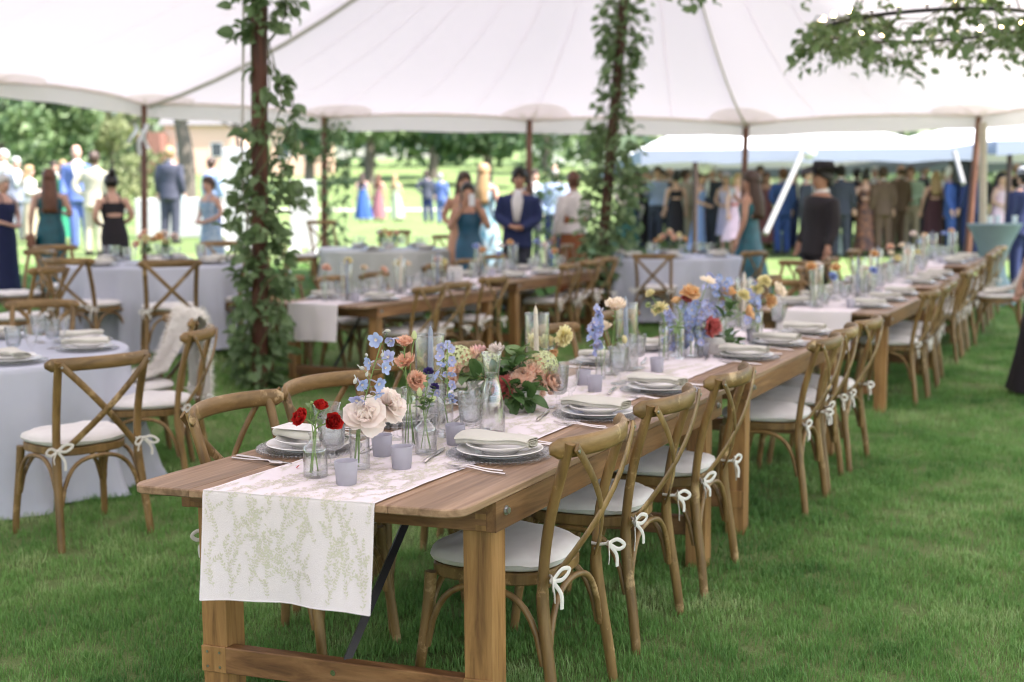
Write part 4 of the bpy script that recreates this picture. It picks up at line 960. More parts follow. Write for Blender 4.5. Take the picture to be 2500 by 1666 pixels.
def setting(p, rz, who, near=True, card=False):
    """one place setting; p is the plate centre on the table top"""
    _ns[0] += 1; k = _ns[0]; G = Matrix.Rotation(rz, 3, 'Z'); P = lambda x, y, z=0: p + G @ Vector((x, y, z))
    t = thing('charger_plate', 'beaded glass charger ' + who, 'charger', p, rz, 'beaded glass chargers'); ob('plate', W['charger'], t); ob('beaded_rim', W['bead'], t)
    thing('dinner_plate', 'white dinner plate ' + who, 'plate', p, rz, 'white dinner plates', me=W['plate'])
    thing('salad_bowl', 'small white bowl ' + who, 'bowl', p, rz, 'white bowls on the plates', me=W['bowl'])
    thing('napkin', 'folded cream napkin ' + who, 'napkin', P(.0, .012, .033), rz + pi / 2 + wob.uniform(-.15, .15) + (pi if k % 2 else pi), 'folded cream napkins', me=W['napkin'][k % 4])
    if card: thing('menu_card', 'white card lying on the napkin ' + who, 'card', P(.0, -.01, .0718), rz + .08, None, me=W['card'])
    if near:
        thing('dinner_fork', 'silver dinner fork ' + who, 'fork', P(-.205, -.02), rz + wob.uniform(-.04, .04), 'silver forks', me=W['fork'])
        thing('salad_fork', 'silver outer fork ' + who, 'fork', P(-.232, -.045), rz + wob.uniform(-.04, .04), 'silver forks', me=W['fork'])
        thing('table_knife', 'silver knife ' + who, 'knife', P(.195, -.02), rz + wob.uniform(-.04, .04), 'silver knives', me=W['knife'])
        thing('table_spoon', 'silver spoon ' + who, 'spoon', P(.222, -.03), rz + wob.uniform(-.04, .04), 'silver spoons', me=W['spoon'])
    return P
TT = T_H + .0042
def seat_items(org, a, side, who, zt, near, sk=0, goblets=True, card=False, bo=.205):
    bb = bo if side < 0 else T_W - bo; aa = a + sk * bb; rz = RZ if side < 0 else RZ + pi
    p = loc(org, aa, bb, zt + T_H + .0012); P = setting(p, rz, who, near, card)
    if near: thing('butter_knife', 'silver butter knife above the plate ' + who, 'knife', P(-.11, .175, .004), rz - pi / 2 + .28, 'silver knives', me=W['knife'])
    if goblets:
        q = P(.10 + wob.uniform(-.02, .02), .215 + wob.uniform(-.015, .015)); q.z = zt + TT; goblet(q, 'cut', 'cut crystal water goblet ' + who)
        q = P(.175 + wob.uniform(-.02, .02), .20 + wob.uniform(-.02, .02)); q.z = zt + TT; goblet(q, 'clear', 'clear fluted wine glass ' + who)
SEATS = []
for i, a in enumerate((.675, 1.445, 2.10)): seat_items(O_A, a, -1, 'at the ' + ORD[i] + ' aisle side place of the front table', TZ[0], True, SK, goblets=i > 0, card=False, bo=.225)
for i, a in enumerate((.585, 1.12, 1.72)): seat_items(O_A, a, 1, 'at the ' + ORD[i] + ' far side place of the front table', TZ[0], True, SK, goblets=i > 0, card=i == 0, bo=.17)
for i, a in enumerate((3.30, 3.93, 4.58)): seat_items(O_A, a, -1, 'at the ' + ORD[i] + ' aisle side place of the second table', TZ[1], True, SK)
for i, a in enumerate((2.9, 3.5, 4.4)): seat_items(O_A, a, 1, 'at the ' + ORD[i] + ' far side place of the second table', TZ[1], True, SK)
for tnum, a0, nm in ((2, 6.08, 'table past the gap'), (3, 8.53, 'middle far table'), (4, 10.98, 'farthest table')):
    for i, da in enumerate((.5, 1.2, 1.9)):
        seat_items(O_A, a0 + da, -1, 'at the ' + ORD[i] + ' aisle side place of the ' + nm, TZ[tnum], False); seat_items(O_A, a0 + da, 1, 'at the ' + ORD[i] + ' crowd side place of the ' + nm, TZ[tnum], False)
for tnum, a0, nm in ((5, 0, 'middle row ivy table'), (6, 2.45, 'middle row far table')):
    for i, da in enumerate((.55, 1.25, 1.95)):
        seat_items(O_R2, a0 + da, -1, 'at the ' + ORD[i] + ' front place of the ' + nm, TZ[tnum], False); seat_items(O_R2, a0 + da, 1, 'at the ' + ORD[i] + ' back place of the ' + nm, TZ[tnum], False)
def round_set(c, r, angs, nm, gl=True):
    for i, a in enumerate(angs):
        a = rad(a); p = c + Vector((cos(a) * (r - .2), sin(a) * (r - .2), .002)); rz = a + pi / 2; w = 'at the ' + ORD[i] + ' place of the ' + nm
        P = setting(p, rz, w, False)
        if gl:
            goblet(P(.1, .22), 'cut', 'cut crystal water goblet ' + w); goblet(P(.19, .20), 'clear', 'clear fluted wine glass ' + w)
round_set(C1, .92, (-42, 5, 42, 95, 140), 'near round table')
round_set(C2, .86, (-120, -75, -25, 30, 90, 150), 'second round table')
round_set(C3, .88, (-95, -40, 20, 90, 150, 215), 'round table by the teal gown')
round_set(C4, .90, (-100, -40, 60, 130), 'sage clothed table')
round_set(C5, .86, (-10, 50, -60), 'round table at the photo edge')

# near vessels and candles, each at its own place on the front table
ZT = TZ[0] + TT
def T(px, py): return onz(px, py, ZT)
V1 = T(771, 1163); vase(V1, 'bottle', 'small glass bottle holding red ranunculus', 1.0)
V2 = T(879, 1143); vase(V2, 'cyl', 'clear cylinder vase holding the blush rose and blue delphinium')
V3 = T(1040, 1107); vase(V3, 'bottle', 'round shouldered glass bottle in front of the tall bottle', .98)
V4 = T(1001, 1093); vase(V4, 'tall', 'tall slim glass bottle holding peach lisianthus')
V5 = T(1088, 1066); vase(V5, 'cyl', 'clear vase holding the second blue delphinium spray', .92)
V6 = T(1202, 1062); vase(V6, 'carafe', 'glass water carafe in front of the peach centrepiece', 1.0)
for (px, py, lb) in ((846, 1182, 'frosted votive in front, nearest the hanging runner'), (981, 1143, 'frosted votive between the cylinder vase and the near plate'), (933, 1113, 'frosted votive half hidden beside the blush rose vase'), (1112, 1085, 'frosted votive beside the cut goblet'),
                    (1424, 940, 'frosted votive behind the second aisle side napkin'), (1452, 956, 'frosted votive nearest the second aisle side napkin'), (1604, 908, 'frosted votive beside the lavender taper'), (1715, 868, 'frosted votive by the coral dahlia'), (1836, 832, 'frosted votive by the last peach flowers')):
    votive(T(px, py), lb)
hurricane(T(1052, 1033), 'b', 'dusty blue taper candle behind the peach lisianthus')
hurricane(T(1312, 945), 'i', 'ivory taper candle behind the pale yellow pompons')
hurricane(T(1530, 903), 'b', 'lavender blue taper candle rising past the peach ranunculus')
hurricane(T(1815, 800), 'i', 'ivory taper candle by the teal gown')
goblet(T(1150, 1078), 'cut', 'cut crystal water goblet behind the nearest napkin')
goblet(T(1172, 1050), 'clear', 'fluted wine glass with a scalloped rim before the carafe')
goblet(T(812, 1140), 'cut', 'cut crystal water goblet behind the red ranunculus')
goblet(T(800, 1115), 'clear', 'clear wine glass with wide rim behind the red ranunculus')
goblet(T(966, 1072), 'clear', 'wine glass between the blush roses and the tall bottle')

# ================================================================ FLOWERS
def petals(spec, seed=0, ruffle=0., cup=.25, nu=4, nv=4, mi=0):
    """spec: (count, tilt, curl, length, width, lift) per whorl"""
    r = random.Random(seed); b = MB()
    for n, tilt, curl, l, w, lift in spec:
        o = r.uniform(0, 6.28)
        for i in range(n):
            a = o + 2 * pi * i / n + r.uniform(-.15, .15); t0 = tilt + r.uniform(-.12, .12); ll = l * r.uniform(.88, 1.1); ph = r.uniform(0, 6); c, s = cos(a), sin(a)
            def S(u, v):
                v = v * 2 - 1; th = t0 + curl * u; x = ll * u * sin(t0 + curl * u * .5); z = lift + ll * u * cos(t0 + curl * u * .5)
                ww = w * (sin(pi * min(.98, .12 + .70 * u)) ** .6) * (1 if u < .98 else .8); y = v * ww
                q = cup * w * v * v; x -= q * cos(th); z += q * sin(th)
                if ruffle: k = ruffle * u * u * sin(v * 7 + ph) * w; x += k * cos(th); z += k * .8
                return (x * c - y * s, x * s + y * c, z)
            b.grid(S, nu, nv, mi)
    return b
def pm(name, c, c2, tr=.35): return mat(name, c, .7, c2, 55, trans=tr, spec=.2)
M_red = pm('red_petal', (.66, .030, .024), (.34, .010, .012), .25); M_blush = pm('blush_petal', (.94, .88, .84), (.94, .83, .78)); M_blue = pm('delphinium_petal', (.50, .59, .86), (.42, .52, .82)); M_peach = pm('peach_petal', (.95, .74, .62), (.94, .65, .51))
M_terra = pm('terracotta_petal', (.89, .61, .47), (.84, .52, .38)); M_yel = pm('pale_yellow_petal', (.93, .88, .60), (.90, .83, .50)); M_or = pm('orange_petal', (.93, .70, .42), (.90, .60, .32)); M_coral = pm('coral_petal', (.70, .22, .20), (.60, .15, .15)); M_purple = pm('purple_petal', (.10, .07, .26), (.06, .04, .18))
M_cream = pm('cream_petal', (.94, .87, .75), (.94, .82, .68)); M_hyd = pm('hydrangea_green', (.74, .80, .50), (.65, .73, .40)); M_pink = pm('pink_petal', (.92, .66, .64), (.88, .56, .56))
def ranunc(R, m, seed): return petals([(4, .05, -.5, R * .8, R * .5, -.1 * R), (6, .28, -.45, R * .95, R * .55, -.15 * R), (8, .55, -.5, R * 1.05, R * .6, -.2 * R), (9, .9, -.55, R * 1.1, R * .62, -.22 * R), (9, 1.25, -.5, R * 1.1, R * .6, -.25 * R)], seed, .12, .35, 3, 3).mesh('bloom', m, smooth=180)
def carn(R, m, seed): return petals([(7, .15, .1, R * .8, R * .35, 0), (10, .5, .15, R * .95, R * .42, -.1 * R), (12, .9, .15, R * 1.05, R * .46, -.2 * R), (12, 1.3, .15, R * 1.05, R * .46, -.25 * R)], seed, .55, .15, 3, 5).mesh('bloom', m, smooth=180)
def pompon(R, m, seed): return petals([(6, .1, .2, R * .5, R * .22, R * .35), (10, .4, .2, R * .62, R * .24, R * .25), (13, .75, .2, R * .75, R * .26, R * .15), (15, 1.1, .15, R * .9, R * .27, .05 * R), (15, 1.45, .1, R * .98, R * .27, -.02 * R), (13, 1.8, .1, R * .92, R * .26, -.08 * R)], seed, .12, .5, 3, 2).mesh('bloom', m, smooth=180)
def liss(R, m, seed): return petals([(4, .1, .15, R * .9, R * .5, 0), (6, .4, .5, R * 1.1, R * .6, 0), (7, .7, .6, R * 1.2, R * .65, 0)], seed, .3, .25, 4, 5).mesh('bloom', m, smooth=180)
def daisy(R, seed):
    b = petals([(12, 1.3, .1, R, R * .22, 0), (12, 1.1, .1, R * .85, R * .2, .01 * R)], seed, 0, .2, 3, 2); b.ball((0, 0, .04 * R), (R * .3, R * .3, R * .16), 10, 1); return b.mesh('bloom', M_cream, M_yel, smooth=180)
def head_mesh(kind, R, m, seed): return {'ran': ranunc, 'carn': carn, 'pom': pompon, 'liss': liss}[kind](R, m, seed)
def leaf_mesh(l, w, m, name='leaf'):
    b = MB(); b.grid(lambda u, v: ((v - .5) * 2 * w * sin(pi * (.06 + .92 * u)) ** .8, l * u, .10 * l * sin(pi * u) + .25 * w * abs(2 * v - 1) - .10 * l * u * u), 6, 4); return b.mesh(name, m, smooth=180)
LF = {k: leaf_mesh(l, w, m) for k, (l, w, m) in {'s': (.035, .009, M_leaf2), 'm': (.075, .024, M_leaf), 'l': (.095, .03, M_leaf), 'p': (.085, .03, M_leaf2)}.items()}
def aim(o, d, roll=0): o.rotation_mode = 'QUATERNION'; o.rotation_quaternion = Vector(d).normalized().to_track_quat('Z', 'Y') @ Matrix.Rotation(roll, 3, 'Z').to_quaternion()
def aimy(o, d, roll=0): o.rotation_mode = 'QUATERNION'; o.rotation_quaternion = Vector(d).normalized().to_track_quat('Y', 'Z') @ Matrix.Rotation(roll, 3, 'Y').to_quaternion()
_fl = random.Random(5)
def flower(base, neck, head, me, label, cat='flower', stem_r=.0017, leaves=0, face=None, name='cut_flower', group='flowers standing on the tables', calyx=True):
    """stem from inside the vessel to the bloom; base, neck, head in world space"""
    t = thing(name, label, cat, base, 0, group); B = Vector((0, 0, 0)); n = neck - base; h = head - base
    pts = curve([B, n, n.lerp(h, .55) + Vector((_fl.uniform(-.006, .006), _fl.uniform(-.006, .006), .01)), h], 5); s = MB(); s.tube(pts, stem_r, 6)
    d = Vector(face) if face is not None else (pts[-1] - pts[-3]).normalized() + Vector((0, -.35, 0))
    if calyx: s.ball(h, (.006, .006, .007), 7)
    ob('stem', s.mesh('stem', M_stem, smooth=180), t)
    if me is not None: o = ob('bloom', me, t, h); aim(o, d, _fl.uniform(0, 6))
    for k in range(leaves):
        f = len(pts) - 2 - k * 2; p = pts[max(6, f)]; o = ob('leaf', LF['s'], t, p, scale=_fl.uniform(.7, 1.1)); a = _fl.uniform(0, 6.3); aimy(o, (cos(a), sin(a), .5), 0)
    return t
def nk(v, h): return v + Vector((_fl.uniform(-.006, .006), _fl.uniform(-.006, .006), h))
def bs(v, r=.016): a = _fl.uniform(0, 6.3); return v + Vector((cos(a) * r, sin(a) * r, .012))
Y1 = V1.y
for (px, py, d, fc, lb) in ((738, 1022, -.01, (-.6, -.6, .45), 'dark red ranunculus tilted towards the stacked plates'), (783, 996, .0, (.15, -.2, 1), 'bright red ranunculus standing highest in the small bottle'), (812, 1030, .005, (.5, -.75, .3), 'dark red ranunculus turned to the camera beside the rose vase')):
    flower(bs(V1), nk(V1, .125), at(px, py, Y1 + d), ranunc(.030 if 'dark' in lb else .026, M_red, px), lb, 'ranunculus', .0022, 4, fc)
flower(bs(V1), nk(V1, .125), at(761, 985, Y1 + .03), None, 'small green bud stem among the red ranunculus', 'ranunculus', .0015, 3)
thing('fallen_petal', 'single fallen red petal on the runner edge', 'petal', T(723, 1143), .4, me=petals([(1, 1.3, -.5, .014, .006, 0)], 2).mesh('fallen_petal', M_red))
# blush roses: every petal a part of its own
def rose(base, neck, head, R, face, label, seed):
    r = random.Random(seed); t = thing('blush_rose', label, 'rose', base, 0, 'blush roses'); s = MB(); s.tube(curve([(0, 0, 0), neck - base, head - base], 5), .003, 7); ob('stem', s.mesh('stem', M_stem), t)
    core = ob('heart', petals([(3, .02, -.2, R * .55, R * .42, -.05 * R), (5, .24, -.45, R * .66, R * .5, -.1 * R), (5, .46, -.5, R * .76, R * .56, -.15 * R)], seed, .03, .4, 4, 4).mesh('heart', M_blush, smooth=180), t, head - base); aim(core, face)
    q = core.rotation_quaternion.copy()
    for n, tilt, curl, l, w, lift in ((5, .62, .25, .9, .52, -.2), (6, .95, .35, 1.0, .60, -.28), (6, 1.3, .45, 1.05, .66, -.34), (4, 1.75, .4, .95, .6, -.36)):
        o0 = r.uniform(0, 6)
        for i in range(n):
            me = petals([(1, tilt, curl, R * l, R * w, lift * R)], r.randrange(999), .05, .18, 5, 6).mesh('petal', M_blush, smooth=180)
            o = ob('petal', me, t, head - base); o.rotation_mode = 'QUATERNION'; o.rotation_quaternion = q @ Matrix.Rotation(o0 + 2 * pi * i / n, 3, 'Z').to_quaternion()
rose(bs(V2), V2 + Vector((.0, 0, .15)), at(893, 1012, V2.y - .02), .060, (.1, -.75, .6), 'large open blush rose in the cylinder vase', 4)
rose(bs(V2), V2 + Vector((.01, .01, .15)), at(955, 985, V2.y + .05), .056, (.75, -.3, .55), 'second blush rose turned sideways behind the first', 9)
# delphiniums
fb = petals([(5, 1.25, -.15, .026, .0105, 0)], 3, .1, .2, 4, 4); fb.add(*(lambda q: (q.v, q.f))(petals([(5, .6, .3, .008, .003, .001)], 5, 0, .1, 2, 2)), mi=1); sp_ = MB(); sp_.tube(curve([(0, 0, 0), (.003, 0, -.012), (.012, 0, -.022), (.016, 0, -.018)], 3), [.004 - .0003 * i for i in range(10)], 5); fb.add(sp_.v, sp_.f, 2)
FLO = fb.mesh('floret', M_blue, M_cream, mat('delphinium_spur', (.50, .48, .60), .7), smooth=180)
M_lilac = pm('delphinium_lilac', (.60, .62, .86), (.50, .54, .82)); FLOS = [FLO]
for k_, (tl, cu, rf, mm) in enumerate(((.95, .5, .3, M_blue), (1.45, -.35, .25, M_lilac), (.75, .2, .2, M_lilac))):
    f2 = petals([(5, tl, cu, .025, .0115, 0)], 13 + k_, rf, .3, 4, 4); f2.add(*(lambda q: (q.v, q.f))(petals([(5, .6, .3, .008, .003, .001)], 5, 0, .1, 2, 2)), mi=1); f2.add(sp_.v, sp_.f, 2); FLOS.append(f2.mesh('floret', mm, M_cream, MATS['delphinium_spur'], smooth=180))
b = MB(); b.ball((0, 0, 0), (.006, .006, .010), 8); b.tube([(0, 0, -.008), (.008, 0, -.018)], .002, 5); BUD = b.mesh('bud', mat('pale_bud', (.55, .56, .50), .7))
def delph(base, neck, spine, florets, label, s=1.0, buds=()):
    t = thing('blue_delphinium', label, 'delphinium', base, 0, 'blue delphiniums'); pts = curve([Vector((0, 0, 0)), neck - base] + [p - base for p in spine], 5); st = MB(); st.tube(pts, .0017, 6)
    for fl, lst in ((FLO, florets), (BUD, buds)):
        for p in lst:
            q = p - base; n = min(pts, key=lambda x: (x - q - Vector((0, 0, -.02))).length); st.tube(curve([n, n.lerp(q, .6) + Vector((0, 0, -.004)), q], 3), .0009, 5)
            o = ob('floret' if fl is FLO else 'bud', _fl.choice(FLOS) if fl is FLO else fl, t, q, scale=s * _fl.uniform(.85, 1.1)); dirv = (q - n); aim(o, Vector((dirv.x * 9 + _fl.uniform(-.7, .7), -.6 + _fl.uniform(-.35, .45), _fl.uniform(-.55, .5))), _fl.uniform(0, 6))
    ob('stem', st.mesh('stem', M_stem, smooth=180), t); return t
f4 = lambda x, y, d=0: at(650 + x * .3316, 780 + y * .3316, V2.y + d)
delph(bs(V2), nk(V2, .14), [f4(700, 700, .0), f4(740, 540), f4(800, 330), f4(855, 150)], [f4(815, 150, -.01), f4(925, 150, .01), f4(765, 318, -.012), f4(905, 285, .012), f4(868, 355, -.005), f4(700, 478, 0), f4(822, 470, .0), f4(815, 548, -.01), f4(672, 590, -.015)],
      'tall blue delphinium rising above the blush rose', .95, [f4(740, 405), f4(655, 455), f4(738, 262), f4(895, 85), f4(855, 262), f4(705, 360)])
g4 = lambda x, y, d=0: at(650 + x * .3316, 780 + y * .3316, V5.y + d)
delph(bs(V5), nk(V5, .12), [g4(1335, 560), g4(1330, 400), g4(1335, 170)], [g4(1330, 185), g4(1355, 215, .01), g4(1285, 270, .01), g4(1370, 300), g4(1350, 330, .015), g4(1285, 345), g4(1370, 395, -.005), g4(1310, 410, .02), g4(1375, 480), g4(1265, 420, .02), g4(1365, 560), g4(1375, 590, -.01), g4(1262, 540, .02), g4(1290, 200, .02)],
      'fuller blue delphinium spray beside the hurricane glass', .72)
h4 = lambda x, y, d=0: at(650 + x * .3316, 780 + y * .3316, V4.y + d)
for (x, y, R, lb, fc) in ((1020, 195, .030, 'peach lisianthus highest in the tall bottle', (.0, -.35, 1)), (1030, 340, .034, 'wide peach lisianthus at the middle of the tall bottle', (-.1, -.5, 1)), (1105, 455, .034, 'ruffled terracotta lisianthus lowest in the tall bottle', (.5, -.7, .5))):
    flower(bs(V4), nk(V4, .19), h4(x, y), (liss if y < 400 else carn)(R, M_terra if y > 180 else M_peach, x), lb, 'lisianthus', .0018, 2, fc)
bd = MB(); bd.lathe([(0, -.006), (.008, 0), (.0095, .010), (.005, .022), (.001, .026)], 10); BUDG = bd.mesh('bloom', M_hyd)
flower(bs(V4), nk(V4, .19), h4(1090, 140, .01), BUDG, 'closed pale green lisianthus bud by the hurricane rim', 'lisianthus bud', .0018, 1, (0, 0, 1)); flower(bs(V4), nk(V4, .19), h4(995, 355, -.01), BUDG, 'small green bud under the middle lisianthus', 'lisianthus bud', .0012, 0, (0, 0, 1))
for k, (x, y) in enumerate(((1195, 385), (1240, 500))): flower(bs(V3), nk(V3, .125), at(650 + x * .3316, 780 + y * .3316, V3.y + .01), carn(.016, M_purple, k), ('upper', 'lower')[k] + ' dark purple bloom above the round shouldered bottle', 'purple flower', .0013, 4)
for k, (x, y) in enumerate(((1150, 610), (1205, 600), (1130, 560))): flower(bs(V3), nk(V3, .125), at(650 + x * .3316, 780 + y * .3316, V3.y + .015), BUDG, ORD[k] + ' wispy green stem in the round shouldered bottle', 'greenery', .0009, 6)
# the peach centrepiece
CP = T(1268, 1000)
b = MB(); b.lathe([(0, 0), (.055, 0), (.06, .004), (.072, .05), (.080, .075), (.077, .076), (.066, .05), (.05, .012), (0, .012)], 32); thing('flower_bowl', 'low cream ceramic bowl under the peach carnations', 'bowl', CP, 0, me=b.mesh('flower_bowl', M_bowl), scale=1.1)
c4 = lambda x, y, d=0: at(650 + x * .3316, 780 + y * .3316, CP.y + d)
def centre(lst, kind, label_fn):
    for i, (x, y, d, R, m) in enumerate(lst):
        hd = c4(x, y, d); v = hd - (CP + Vector((0, 0, .08))); flower(CP + Vector((0, 0, .05)), CP + Vector((v.x * .3, v.y * .3, .09)), hd, head_mesh(kind, R * 1.15, m, i * 7 + int(x)), label_fn(i), {'carn': 'carnation', 'ran': 'ranunculus', 'pom': 'hydrangea'}[kind], .002, 0, Vector((v.x, v.y - .06, v.z * .9 + .02)), calyx=False)
centre([(1510, 300, .08, .044, M_peach), (1400, 400, .02, .040, M_peach), (1560, 260, .12, .036, M_pink), (1690, 240, .12, .034, M_blush), (1880, 430, -.02, .048, M_peach), (1950, 400, .02, .044, M_peach), (1975, 530, .0, .040, M_peach), (2080, 465, .03, .046, M_peach), (1745, 500, -.07, .040, M_coral), (1845, 470, -.06, .036, M_peach), (1985, 330, .08, .034, M_peach)], 'carn',
       lambda i: ('peach carnation high behind the carafe', 'peach carnation beside the second delphinium', 'pink carnation at the back of the centrepiece', 'pale blush carnation at the top of the centrepiece', 'large peach carnation in the middle of the centrepiece', 'peach carnation behind the large one', 'peach carnation low on the centrepiece', 'ruffled peach carnation farthest out beside the goblet', 'dark coral carnation right beside the carafe', 'small peach carnation tucked under leaves', 'small peach carnation under the pale yellow pompons')[i])
def hydr(R, seed):
    r = random.Random(seed); b = MB()
    for i in range(70):
        z = 1 - 1.5 * i / 70; a = i * 2.4; q = math.sqrt(max(0, 1 - z * z)); p = Vector((q * cos(a), q * sin(a), z)) * R; u = p.normalized(); w = u.orthogonal().normalized(); w2 = u.cross(w); a2 = r.uniform(0, 6)
        for k in range(4):
            dd = w * cos(a2 + k * pi / 2) + w2 * sin(a2 + k * pi / 2); e = u.cross(dd); s = R * .20; b.add([p, p + dd * s * .6 + e * s * .45 + u * .002, p + dd * s * 1.15 + u * .003, p + dd * s * .6 - e * s * .45 + u * .002], [(0, 1, 2, 3)])
    return b.mesh('bloom', M_hyd, smooth=180)
for i, (x, y, d, R, lb) in enumerate(((1420, 300, .06, .055, 'pale green hydrangea head beside the blue delphinium'), (1260, 590, .10, .055, 'pale green hydrangea head low behind the tall bottles'), (2040, 340, .07, .055, 'pale green hydrangea head under the yellow pompons'), (1640, 330, .1, .05, 'pale green hydrangea head behind the carafe'))):
    hd = c4(x, y, d); flower(CP + Vector((0, 0, .05)), CP + Vector(((hd - CP).x * .4, (hd - CP).y * .4, .09)), hd, hydr(R, i), lb, 'hydrangea', .002, 0, (hd - CP) + Vector((0, -.08, .02)), calyx=False)
def spray(base, head, n, key, label, s=1, flat=False):
    t = thing('leaf_spray', label, 'greenery', base, 0, 'leafy sprays on the tables'); h = head - base; st = MB(); pts = curve([(0, 0, 0), h * .5 + Vector((0, 0, .02)), h], 5); st.tube(pts, .0018, 5); ob('stem', st.mesh('stem', M_stem), t)
    for k in range(n):
        a = k * 2.4; p = pts[min(len(pts) - 1, 5 + (k * 6) // max(1, n))]; d = h.normalized(); w = d.orthogonal().normalized(); w2 = d.cross(w); o = ob('leaf', LF[key], t, p, scale=s * _fl.uniform(.75, 1.1)); aimy(o, d * .45 + w * cos(a) + w2 * sin(a) + Vector((0, 0, .1)), _fl.uniform(-.6, .6))
    return t
for i, (x, y, d, n, key, lb) in enumerate(((1490, 430, -.05, 9, 'l', 'dark green leaf spray between delphinium and carafe'), (1800, 340, -.04, 10, 'm', 'bright green leaf rosette right of the carafe'), (1880, 260, .02, 8, 'p', 'pale broad leaf spray rising under the pompons'), (1870, 620, -.10, 10, 'm', 'dark leaf spray drooping over the bowl front'),
      (1790, 560, -.10, 8, 'm', 'leaf spray tucked under the dark coral carnation'), (1930, 590, -.08, 8, 'l', 'leaf spray at the lower edge of the centrepiece'), (1440, 520, .0, 8, 'm', 'leaf spray under the hydrangea by the delphinium'), (1980, 470, .02, 6, 'm', 'leaf spray between the outer peach carnations'), (1730, 400, 0, 8, 'l', 'deep green leaf spray behind the carafe'))):
    spray(CP + Vector((0, 0, .06)), c4(x, y, d), n, key, lb)
# flowers along the second half of the near row: (vessel base pixel, kind, [(head pixel, bloom kind, radius, material, label)])
def bunch(px, py, kind, vl, heads, s=1, zt=None):
    v = onz(px, py, ZT if zt is None else zt); vase(v, kind, vl, s); hgt = VP[kind][0][len(VP[kind][0]) // 2][1] * s
    for (hx, hy, bk, R, m, lb) in heads:
        hd = at(hx, hy, v.y + _fl.uniform(-.02, .02)); R *= 1.2; me = daisy(R, hx) if bk == 'daisy' else head_mesh(bk, R, m, hx); flower(bs(v, .010), nk(v, hgt), hd, me, lb, {'pom': 'pompon', 'carn': 'carnation', 'ran': 'ranunculus', 'liss': 'lisianthus', 'daisy': 'daisy'}[bk], .0019, 3)
bunch(1340, 935, 'tall', 'slim bottle holding three pale yellow pompons', [(1303, 832, 'pom', .030, M_yel, 'pale yellow pompon nearest the ivory taper'), (1333, 832, 'pom', .032, M_yel, 'pale yellow pompon touching the ivory taper'), (1374, 821, 'pom', .042, M_yel, 'biggest pale yellow pompon standing highest'), (1345, 862, 'carn', .026, M_or, 'golden orange carnation under the pale yellow pompons')])
bunch(1492, 915, 'bottle', 'bottle holding the peach ranunculus by the lavender taper', [(1502, 757, 'liss', .042, M_cream, 'cream peach ranunculus standing tall by the lavender taper'), (1475, 802, 'ran', .034, M_cream, 'smaller cream ranunculus below the tall one'), (1520, 830, 'ran', .02, M_yel, 'small yellow bloom under the cream ranunculus')])
bunch(1620, 880, 'tall', 'slim bottle holding the round lemon pompon', [(1588, 718, 'carn', .022, M_yel, 'little lemon carnation on a long stem'), (1612, 756, 'pom', .040, M_yel, 'round lemon pompon before the sitting chair'), (1582, 745, 'carn', .012, M_hyd, 'tiny green bloom below the lemon carnation')])
bunch(1660, 876, 'tall', 'slim bottle behind the blue delphinium cluster', [(1685, 717, 'carn', .042, M_or, 'orange carnation standing above the blue cluster'), (1652, 738, 'ran', .028, M_or, 'pale orange ranunculus beside the blue cluster'), (1676, 730, 'carn', .026, M_coral, 'reddish bloom tucked under the orange carnation')])
bunch(1690, 872, 'bottle', 'bottle in front of the blue delphinium cluster', [(1738, 797, 'carn', .044, M_coral, 'coral dahlia at the edge of the blue cluster'), (1728, 688, 'daisy', .038, None, 'cream daisy with yellow eye before the teal gown')])
for k, (px, py, n, sp0, lb) in enumerate(((1650, 868, 17, (1655, 800), 'loose blue delphinium cluster low by the coral dahlia'), (1706, 872, 20, (1700, 790), 'dense blue delphinium cluster in the middle of the second table'), (1760, 850, 16, (1752, 715), 'high blue delphinium spray by the cream daisy'), (1842, 838, 9, (1838, 735), 'slim blue delphinium by the ivory taper'), (1466, 925, 12, (1456, 800), 'slim blue delphinium between two hurricane glasses'))):
    v = onz(px, py, ZT); dd = v.y; vase(v, 'tall', 'slim bottle holding the ' + lb, .9)
    c0 = [at(sp0[0], sp0[1] + 60, dd), at(sp0[0] + 4, sp0[1], dd), at(sp0[0] + 2, sp0[1] - 50, dd)]
    delph(bs(v, .01), nk(v, .17), c0, [at(sp0[0] + _fl.uniform(-30, 30) * (.45 if n < 13 else 1), sp0[1] + 55 - 105 * i / (n * 1.7) + _fl.uniform(-12, 12), dd + _fl.uniform(-.04, .04)) for i in range(int(n * 1.7))], lb, 1.12)
bunch(1770, 850, 'bottle', 'bottle holding the apricot ranunculus', [(1778, 717, 'ran', .036, M_or, 'apricot ranunculus above the green leaf'), (1815, 722, 'pom', .034, M_yel, 'soft yellow pompon in front of the ivory taper'), (1820, 765, 'liss', .036, M_or, 'ochre lisianthus low by the goblets')])
bunch(1850, 835, 'tall', 'slim bottle holding the two cream yellow pompons', [(1866, 688, 'pom', .036, M_yel, 'cream yellow pompon before the spare chair rail'), (1848, 707, 'pom', .034, M_yel, 'cream yellow pompon just below its twin'), (1893, 713, 'liss', .040, M_cream, 'pale peach lisianthus at the end of the second table'), (1880, 735, 'carn', .034, M_or, 'apricot carnation below the pale peach lisianthus'), (1840, 770, 'carn', .030, M_peach, 'peach carnation beside the ochre lisianthus')])
bowl2 = onz(1740, 862, ZT); b = MB(); b.lathe([(0, 0), (.055, 0), (.06, .004), (.066, .09), (.063, .09), (.055, .012), (0, .012)], 24); thing('flower_pot', 'cream ceramic pot under the coral dahlia', 'pot', bowl2, 0, me=b.mesh('flower_pot', M_bowl))
